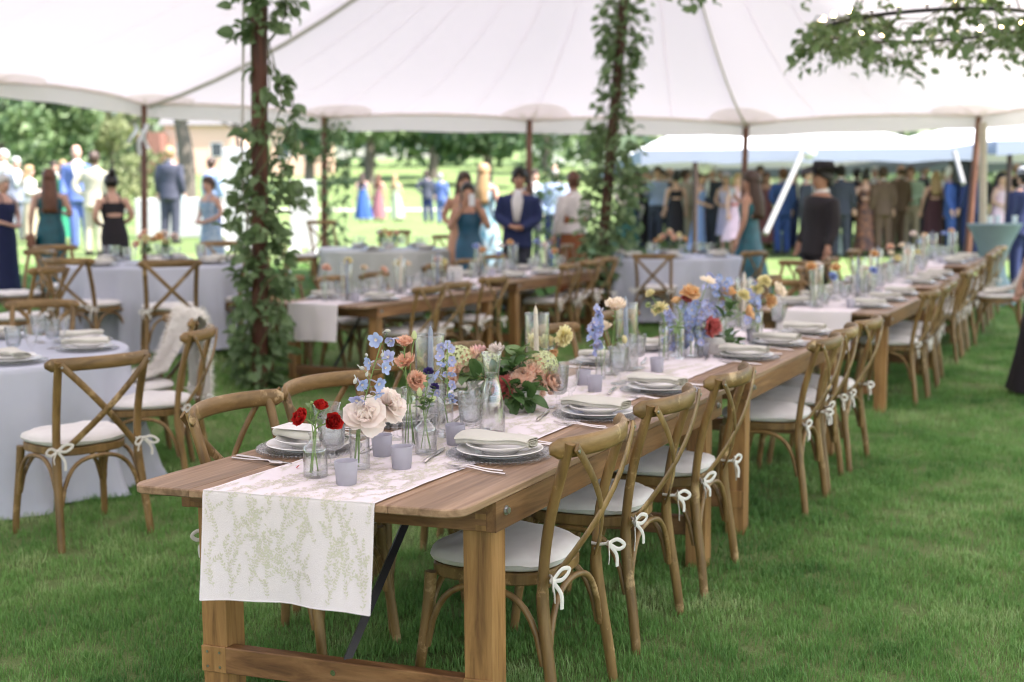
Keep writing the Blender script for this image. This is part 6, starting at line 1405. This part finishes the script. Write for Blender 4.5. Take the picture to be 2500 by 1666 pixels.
def person(px, d, h, face, kind, top, bottom, label, pose='down', hr='short', hc='brown', skin=0, hatk=None, headpx=None, props=(), L=.12, flare=.24, fit=False, dtop=1.36, strap=True, z=None, width=1.0):
    """face: heading in degrees, 0 = facing the camera, 90 = facing photo right"""
    x = tp(px, d); zg = gz(x, d) if z is None else z
    if headpx is not None: h = max(h * .93, min(h * 1.07, at(px, headpx, d).z - zg))
    s = h / 1.755; fem = kind == 'dress' or kind == 'skirt'
    p = thing('person', label, 'person', (x, d, zg), rad(face), None, me=body_mesh(pose, fem, skin), scale=(s * width, s * width, s))
    if hr: ob('hair', hair(hr, HAIR[hc]), p)
    if 'lean' not in props: p.rotation_euler = (rad(_pl.uniform(-2.2, 2.2)), rad(_pl.uniform(-2.5, 2.5)), rad(face))
    if kind == 'suit':
        ob('jacket', jacket(pose, False, top), p); ob('trousers', trousers(bottom), p); ob('shoes', shoes(M_shoe), p)
        b = MB()
        b.add([(-.045, -.128, 1.475), (.045, -.128, 1.475), (.072, -.149, 1.36), (.035, -.150, 1.12), (-.035, -.150, 1.12), (-.072, -.149, 1.36), (-.045, -.07, 1.50), (.045, -.07, 1.50), (.03, -.10, 1.1), (-.03, -.10, 1.1)], [(0, 1, 2, 5), (5, 2, 3, 4), (6, 7, 1, 0), (4, 3, 8, 9)]); b.tube([(0, .01, 1.485), (0, .008, 1.515)], [.066, .062], 14)
        k = ('shirt', 0)
        if k not in CL: CL[k] = b.mesh('shirt_front', M_shirt, smooth=180)
        if 'collar' in props: c_ = MB(); c_.tube([(0, .01, 1.485), (0, .006, 1.52)], [.070, .064], 14); ob('shirt_collar', c_.mesh('shirt_collar', M_shirt), p)
        else: ob('shirt_front', CL[k], p)
        if 'tie' in props: ob('necktie', MB().loft([[(-.012, -.152, 1.46), (.012, -.152, 1.46), (.012, -.16, 1.46), (-.012, -.16, 1.46)], [(-.034, -.155, 1.14), (.034, -.155, 1.14), (.03, -.168, 1.14), (-.03, -.168, 1.14)]]).mesh('necktie', pmat('dark_tie', (.03, .03, .05))), p)
    elif kind == 'shirt':
        ob('shirt', jacket(pose, False, top, True), p); ob('trousers', trousers(bottom), p); ob('shoes', shoes(M_bshoe), p)
    elif kind == 'dress': ob('dress', dress(top, L, flare, strap, dtop, fit=fit), p); ob('shoes', shoes(M_bshoe), p)
    elif kind == 'skirt':
        ob('blouse', jacket(pose, True, top, True), p); ob('skirt', dress(bottom, L, flare, False, 1.02), p); ob('shoes', shoes(M_bshoe), p)
    if hatk:
        hk, hm, hb = hatk; H_, B_ = hat(hk, hm, hb); o = ob('hat', H_, p, (0, .0, 1.685 if hk == 'cowboy' else 1.69), scale=1.0); ob('hat_band', B_, o)
    if 'sunglasses' in props:
        b = MB()
        for q in (-1, 1): b.ball((q * .032, -.099, 1.655), (.024, .006, .017), 10)
        b.tube([(-.078, -.02, 1.66), (-.06, -.092, 1.66), (0, -.102, 1.662), (.06, -.092, 1.66), (.078, -.02, 1.66)], .003, 5); ob('sunglasses', b.mesh('sunglasses', M_black), p)
    if 'belt' in props: b = MB(); b.lathe([(.142, 1.07), (.15, 1.105), (.142, 1.14)], 24); ob('sash', b.mesh('sash', pmat('coral_sash', (.55, .16, .14))), p, scale=(1, .76, 1))
    w = Matrix.Translation((x, d, zg)) @ Matrix.Rotation(rad(face), 4, 'Z') @ Matrix.Diagonal((s * width, s * width, s, 1)); wr = Vector(POSES[pose][1][1]); fd = Vector(POSES[pose][1][2]).normalized(); hp = w @ (wr + fd * .09)
    sh = label.replace('person in ', '').replace('person with ', '')
    for it in props:
        if it == 'cup':
            b = MB(); b.lathe([(0, 0), (.027, 0), (.036, .11), (.034, .11), (.026, .006), (0, .006)], 16); thing('drinking_cup', 'pale cup held by the ' + ' '.join(['guest in'] + sh.split()[:6]), 'cup', hp - Vector((0, .03, .05)), 0, None, me=b.mesh('drinking_cup', mat('cup_plastic', (.62, .72, .78), .3)))
        if it == 'phone':
            t = thing('mobile_phone', 'phone held up by the ' + ' '.join(['guest in'] + sh.split()[:6]), 'phone', w @ Vector((.01, -.335, 1.53)), rad(face), rot=(rad(-8), 0, rad(face))); ob('phone_body', MB().box(-.037, .037, -.004, .004, -.075, .075, .003).mesh('phone_body', mat('phone_white', (.6, .62, .64), .2)), t); ob('screen', MB().box(-.033, .033, .0042, .005, -.068, .068).mesh('screen', M_black), t)
        if it == 'bag':
            t = thing('shoulder_bag', 'small brown bag on a long strap beside the teal off shoulder dress', 'bag', w @ Vector((.23, .05, .80)), rad(face)); ob('bag_body', MB().box(-.05, .05, -.10, .10, -.09, .09, .02).mesh('bag_body', pmat('brown_leather', (.20, .085, .05), .5)), t)
            b = MB(); b.tube(curve([(0, -.08, .08), (-.05, -.05, .35), (-.12, .02, .66), (-.05, .07, .35), (0, .08, .08)], 5), (.006, .002), 6); ob('strap', b.mesh('strap', pmat('bag_strap', (.30, .24, .22), .5)), t)
        if it == 'clutch': thing('clutch_bag', 'white clutch bag held by the ' + ' '.join(['guest in'] + sh.split()[:6]), 'bag', hp - Vector((0, .04, .02)), rad(face), None, me=MB().box(-.11, .11, -.02, .02, -.06, .06, .012).mesh('clutch_bag', M_shirt))
        if it == 'paper': thing('paper_program', 'white paper program held by the ' + ' '.join(['guest in'] + sh.split()[:6]), 'paper', hp - Vector((0, .05, .03)), 0, None, me=MB().box(-.06, .06, -.003, .003, -.16, .16, .001).mesh('paper_program', M_paper), rot=(0, rad(38), rad(face)))
    return p
C = lambda r, g, b: srgb(r, g, b)
S_tan = pmat('tan_suit', C(196, 188, 168)); S_blue = pmat('blue_suit', C(92, 112, 172)); S_char = pmat('charcoal_suit', C(66, 68, 84)); S_grey = pmat('grey_suit', C(128, 132, 146)); S_navy = pmat('navy_suit', C(34, 46, 92)); S_black = pmat('black_suit', C(34, 28, 34)); S_brown = pmat('brown_suit', C(96, 74, 58)); S_dark = pmat('dark_grey_suit', C(52, 54, 66)); S_mid = pmat('mid_blue_suit', C(52, 78, 140))
S_pale = pmat('pale_blue_shirt', C(164, 182, 216)); S_mint = pmat('mint_shirt', C(170, 190, 170)); S_beige = pmat('beige_shirt', C(190, 176, 160)); S_khaki = pmat('khaki_trousers', C(178, 164, 140)); S_vest = pmat('light_vest', C(150, 160, 186))
D_teal = pmat('teal_dress', C(12, 92, 106), .45, C(8, 68, 80)); D_black = pmat('black_dress', C(30, 24, 32)); D_navy = pmat('navy_dress', C(24, 34, 78)); D_blue = pmat('blue_dress', C(92, 122, 178), .7, C(140, 160, 200), 30); D_flor = pmat('blue_floral_dress', C(110, 148, 186), .7, C(190, 206, 220), 22); D_rose = pmat('rose_dress', C(150, 98, 104)); D_sage = pmat('pale_green_dress', C(196, 206, 178)); D_green = pmat('green_skirt', C(52, 104, 98)); D_burg = pmat('burgundy_dress', C(74, 40, 50)); D_pink = pmat('pink_dress', C(222, 190, 204)); D_lav = pmat('lavender_dress', C(196, 184, 214)); D_pat = pmat('patterned_dress', C(150, 98, 70), .7, C(28, 30, 46), 14); D_wht = pmat('white_blouse', C(226, 218, 216)); D_rust = pmat('rust_skirt', C(138, 78, 40)); D_aqua = pmat('aqua_print_dress', C(90, 168, 196), .7, C(214, 226, 232), 16); D_emer = pmat('emerald_dress', C(40, 140, 104)); D_peachd = pmat('peach_dress', C(206, 160, 132)); S_white = pmat('white_suit', C(168, 164, 158)); D_teal2 = pmat('deep_teal_dress', C(26, 84, 112), .5, C(18, 66, 92))
def person_group():
    P = person
    # far side of the lawn, photo left to right
    P(14, 14.6, 1.60, 62, 'dress', D_navy, None, 'person with white hair in a navy dress clasping hands', 'clasp', 'short', 'white', headpx=428, fit=True, flare=.22)
    P(128, 14.4, 1.68, 200, 'dress', D_teal, None, 'person with long auburn hair in a teal off shoulder dress', 'hold', 'longer', 'auburn', headpx=412, fit=True, flare=.21, dtop=1.37, strap=False, props=('bag',))
    P(290, 14.2, 1.62, 215, 'dress', D_black, None, 'person in a black halter dress with dark hair in a high bun', 'clasp', 'bun', 'black', headpx=424, fit=True, flare=.22)
    P(236, 19.6, 1.78, 175, 'suit', S_tan, S_tan, 'person in a cream tan suit seen from behind', 'hips', 'short', 'brown', headpx=370)
    P(205, 20.8, 1.86, 20, 'suit', S_blue, S_blue, 'person in a bright blue suit with bald head', 'down', 'bald', 'grey', headpx=354)
    P(421, 22.2, 1.80, 170, 'suit', S_char, S_char, 'person in a charcoal suit with blond hair standing alone, back turned', 'down', 'short', 'blond', headpx=358, props=('cup',))
    P(522, 15.6, 1.60, -35, 'dress', D_flor, None, 'person in a blue floral dress beside the ivy pole', 'clasp', 'short', 'brown', headpx=432, L=.45)
    P(530, 22.6, 1.76, 150, 'shirt', S_pale, S_navy, 'person in a light blue shirt before the tall white board', 'down', 'short', 'brown', headpx=392)
    P(48, 23.6, 1.72, 30, 'suit', S_grey, S_grey, 'person in a pale grey suit at the photo edge', 'down', 'short', 'white', headpx=384)
    P(18, 25, 1.76, -20, 'suit', S_white, S_navy, 'person in a white jacket farthest towards the photo edge', 'down', 'short', 'white', headpx=366)
    P(82, 22.4, 1.62, 100, 'skirt', D_wht, S_khaki, 'person in a white blouse behind the teal off shoulder dress', 'hold', 'long', 'blond', headpx=424)
    P(168, 22.8, 1.66, 10, 'dress', D_emer, None, 'person in an emerald green dress between the auburn hair and the tan suit', 'down', 'long', 'blond', headpx=392)
    P(150, 25, 1.72, 40, 'suit', S_navy, S_navy, 'person in navy half hidden behind the emerald dress', 'down', 'short', 'brown', headpx=395)
    # out on the lawn
    P(893, 41, 1.72, 190, 'dress', pmat('royal_blue_dress', C(48, 84, 150)), None, 'person in a royal blue dress far out on the lawn', 'down', 'long', 'brown', flare=.32)
    P(928, 41.4, 1.70, 170, 'dress', D_rose, None, 'person in a dusty rose dress far out on the lawn', 'down', 'long', 'auburn', flare=.3)
    P(975, 42.5, 1.66, 160, 'dress', D_sage, None, 'person in a pale green dress far out on the lawn', 'down', 'long', 'blond', flare=.26)
    P(1050, 39.5, 1.76, 185, 'suit', S_char, S_navy, 'person in a slate blue suit far out on the lawn', 'hips', 'short', 'brown')
    P(1083, 40.3, 1.74, 170, 'suit', S_blue, S_blue, 'person in a light blue suit beside the slate blue suit', 'down', 'short', 'grey')
    # behind the middle row
    P(1124, 15.2, 1.72, 18, 'dress', D_peachd, None, 'person in a peach strapless dress with long dark hair', 'clasp', 'longer', 'brown', 1, headpx=420, strap=False)
    P(1150, 14.4, 1.60, 5, 'dress', D_teal2, None, 'person in a deep teal halter dress taking a photo', 'phone', 'long', 'black', 1, headpx=446, fit=True, props=('phone',))
    P(1195, 17.6, 1.72, 150, 'dress', D_aqua, None, 'person in an aqua print dress with blond hair, back turned', 'down', 'longer', 'blond', headpx=400)
    P(1258, 15.0, 1.80, -8, 'suit', S_navy, S_dark, 'person in a navy jacket with dark curls and sunglasses', 'clasp', 'curly', 'black', 1, headpx=412, props=('sunglasses',))
    P(1358, 19.2, 1.80, 195, 'shirt', S_pale, S_navy, 'person in a pale blue shirt near the vine wrapped pole', 'hips', 'bald', 'grey', headpx=402)
    P(1400, 15.6, 1.68, 205, 'skirt', D_wht, D_rust, 'person in a white top and rust skirt behind the far vine pole', 'hold', 'short', 'auburn', headpx=418)
    P(1300, 21.5, 1.76, 20, 'suit', S_dark, S_dark, 'person in dark grey behind the curly haired guest', 'down', 'short', 'brown', headpx=418)
    # the crowd by the canopy
    P(1532, 23.5, 1.70, 15, 'skirt', pmat('blush_blouse', C(222, 190, 178)), D_green, 'person in a blush blouse and long green skirt', 'clasp', 'short', 'blond', headpx=424, flare=.30, props=('clutch',))
    P(1572, 24.4, 1.76, 60, 'suit', S_black, S_black, 'person in a black suit between the green skirt and the light vest', 'down', 'short', 'brown', headpx=432, props=('paper',))
    P(1602, 23.6, 1.80, -40, 'shirt', S_vest, S_dark, 'person in a light vest and dark trousers', 'hold', 'short', 'brown', headpx=420, props=('cup',))
    P(1650, 22.6, 1.66, 190, 'dress', D_black, None, 'person in a black dress with dark pinned up hair, back turned', 'down', 'bun', 'black', headpx=436, fit=True, flare=.2)
    P(1676, 24.6, 1.74, 110, 'shirt', S_beige, S_khaki, 'person in a beige shirt and khaki trousers', 'down', 'short', 'brown', headpx=432)
    P(1702, 21.8, 1.68, 70, 'dress', D_blue, None, 'person in a long blue print gown side on', 'clasp', 'long', 'brown', headpx=436, fit=True, flare=.24)
    P(1752, 24.8, 1.74, -20, 'suit', S_grey, S_char, 'person in a slate grey suit behind the pale pink dress', 'down', 'short', 'grey', headpx=436)
    P(1775, 22.4, 1.62, -30, 'dress', D_lav, None, 'person in a lavender dress and pale hat', 'clasp', 'short', 'grey', headpx=424, hatk=('cap0', D_lav, D_pink), L=.4)
    P(1800, 21.2, 1.66, 20, 'dress', D_pink, None, 'person in a pale pink dress with coral sash', 'down', 'long', 'blond', headpx=430, L=.35, flare=.34, props=('belt',))
    P(1828, 14.7, 1.70, -125, 'dress', D_teal, None, 'person in a long teal gown with long brown hair, holding a drink', 'drink', 'longer', 'brown', 1, headpx=418, flare=.36, props=('cup',), strap=False)
    P(1868, 23.8, 1.66, 10, 'dress', D_rose, None, 'person in rose behind the white guy strap', 'down', 'long', 'auburn', headpx=445)
    P(1908, 21.9, 1.74, 200, 'suit', S_mid, S_mid, 'person in a blue suit just past the white guy strap', 'hips', 'short', 'auburn', headpx=448)
    P(1985, 13.5, 1.86, -72, 'suit', S_black, S_black, 'person in a black suit and black cowboy hat side on', 'down', 'short', 'black', 1, headpx=408, width=1.12, props=('collar',), hatk=('cowboy', mat('black_felt', (.016, .014, .017), .9), pmat('hat_band_cream', (.36, .32, .22))))
    P(1962, 21.2, 1.74, 60, 'suit', S_dark, S_dark, 'person in a dark suit half hidden behind the cowboy hat', 'down', 'short', 'brown', headpx=440, props=('tie',))
    P(2052, 21.2, 1.80, 165, 'suit', S_dark, S_dark, 'person in a dark grey suit, back turned, beside the black suit', 'down', 'short', 'black', headpx=424)
    P(2112, 21.4, 1.68, 180, 'dress', D_pat, None, 'person in a brown and navy patterned dress, back turned', 'clasp', 'bun', 'black', headpx=444, fit=True, flare=.24)
    P(2155, 21.3, 1.76, 190, 'suit', S_brown, S_brown, 'person in a brown suit, back turned', 'down', 'short', 'brown', headpx=438)
    P(2222, 23, 1.76, -30, 'shirt', S_mint, S_khaki, 'person in a mint green shirt and khaki trousers', 'clasp', 'short', 'auburn', headpx=432)
    P(2272, 21.6, 1.66, 175, 'dress', D_burg, None, 'person in a burgundy dress with blond hair, back turned', 'down', 'long', 'blond', headpx=452, fit=True)
    P(2322, 21.0, 1.76, 60, 'suit', S_mid, S_mid, 'person in a mid blue suit with white hair', 'down', 'short', 'white', headpx=430)
    P(2366, 20.9, 1.82, -150, 'suit', S_navy, S_navy, 'person in a navy suit wearing a pale cap beside the dark pole', 'down', 'short', 'black', headpx=408, hatk=('cap0', pmat('pale_cap', C(206, 212, 224)), S_navy))
    P(2428, 21, 1.64, 40, 'dress', D_pink, None, 'person in a pink dress behind the cocktail table', 'clasp', 'long', 'black', headpx=446)
    P(2450, 22, 1.64, -40, 'dress', D_peachd, None, 'person in a peach dress with curly blond hair at the cocktail table', 'down', 'curly', 'blond', headpx=444)
    P(2492, 16.4, 1.80, -160, 'suit', S_navy, S_navy, 'person in a navy suit and cap at the photo edge by the cocktail table', 'down', 'short', 'black', headpx=412, hatk=('cap0', pmat('pale_cap', C(206, 212, 224)), S_navy))
    P(2556, 9.2, 1.70, -75, 'dress', D_black, None, 'person in a long black dress cut by the photo edge', 'down', 'long', 'black', headpx=None, fit=True, flare=.30, L=.05)
    P(2210, 25, 1.72, 15, 'suit', S_char, S_char, 'person in charcoal behind the mint green shirt', 'down', 'short', 'brown', headpx=440)
    P(2015, 24.5, 1.70, -10, 'dress', D_navy, None, 'person in a navy dress far behind the dark grey suit', 'down', 'long', 'brown', headpx=446)
    P(1625, 26, 1.74, 0, 'suit', S_navy, S_navy, 'person in navy farthest back between the vest and the black dress', 'down', 'short', 'black', headpx=440)
    more = [(1552, 25.5, 'suit', S_navy, 30, 'navy suit behind the blush blouse'), (1590, 27, 'suit', S_char, -20, 'charcoal suit behind the black suit and paper'), (1632, 24.0, 'suit', S_black, 70, 'black suit between the light vest and the black dress'), (1738, 23.4, 'suit', S_dark, -60, 'dark suit overlapping the blue print gown'),
            (1852, 25.5, 'suit', S_char, 20, 'charcoal suit behind the long brown hair'), (1930, 23.4, 'suit', S_navy, 40, 'navy suit glimpsed behind the white strap'), (2082, 24, 'suit', S_black, 150, 'black suit between dark grey and patterned'), (2135, 24.5, 'suit', S_navy, -30, 'navy suit behind the brown suit'), (2185, 22.6, 'suit', S_brown, 200, 'second brown suit overlapping the first one'), (2245, 24, 'suit', S_dark, 60, 'dark suit between mint shirt and burgundy'),
            (2296, 23, 'suit', S_black, -50, 'black suit between burgundy dress and blue suit'), (2345, 24, 'suit', S_char, 20, 'charcoal suit behind the white haired guest'), (2392, 23, 'suit', S_dark, -70, 'dark suit behind the tan pole'), (1680, 27, 'suit', S_grey, 10, 'pale grey suit far behind the beige shirt'), (2465, 24.5, 'suit', S_black, 30, 'black suit far behind the peach dress')]
    for i, (px, d, k, m, fc, lb) in enumerate(more): P(px, d, 1.70 + .03 * (i % 5), fc, k, m, m, 'person in a ' + lb, ('down', 'clasp', 'hold', 'hips')[i % 4], ('short', 'short', 'bald')[i % 3], ('brown', 'grey', 'black', 'white')[i % 4], headpx=428 + (i * 7) % 20)
    P(1727, 26, 1.66, 15, 'dress', pmat('coral_dress', C(214, 98, 100)), None, 'person in a coral dress behind the blue print gown', 'down', 'long', 'brown', headpx=448)
person_group()
# cocktail table with a stretched teal cloth
cx, cyy = tp(2425, 15.4), 15.4; cz = gz(cx, cyy); t = thing('cocktail_table', 'tall cocktail table in a pale teal stretched cloth', 'table', (cx, cyy, cz)); b = MB(); b.lathe([(.36, .01), (.30, .12), (.17, .40), (.15, .55), (.22, .80), (.335, 1.045), (.345, 1.06), (.34, 1.075), (0, 1.078)], 32, mod=lambda a, z: 1 + .03 * cos(a * 8) * (1.05 - min(1.05, z))); ob('tablecloth', b.mesh('tablecloth', mat('pale_teal_cloth', (.24, .33, .36), .8, (.20, .28, .31), 4), smooth=180), t)
b = MB(); b.tube([(0, 0, -.03), (0, 0, 1.04)], .03, 8); ob('post', b.mesh('post', M_black), t)
for k in range(3): b = MB(); b.lathe([(0, 0), (.03, 0), (.036, .10), (.034, .10), (.028, .006), (0, .006)], 14); thing('drinking_cup', ('pale cup at the front of the cocktail table', 'pale cup at the back of the cocktail table', 'pale cup at the side of the cocktail table')[k], 'cup', (cx + (-.15, .1, .22)[k], cyy + (-.2, .15, -.1)[k], cz + 1.079), 0, 'cups on the cocktail table', me=b.mesh('drinking_cup', mat('cup_plastic', (.62, .72, .78), .3)))
cx, cyy = tp(2033, 21.8), 21.8; cz = gz(cx, cyy); t = thing('cocktail_table', 'small mint green cocktail table behind the black suit', 'table', (cx, cyy, cz)); b = MB(); b.lathe([(.30, .01), (.14, .40), (.13, .55), (.20, .80), (.325, 1.045), (.33, 1.07), (0, 1.075)], 28); ob('tablecloth', b.mesh('tablecloth', mat('mint_cloth', (.42, .50, .42), .8), smooth=180), t)
b = MB(); b.tube([(0, 0, -.03), (0, 0, 1.04)], .03, 8); ob('post', b.mesh('post', M_black), t)
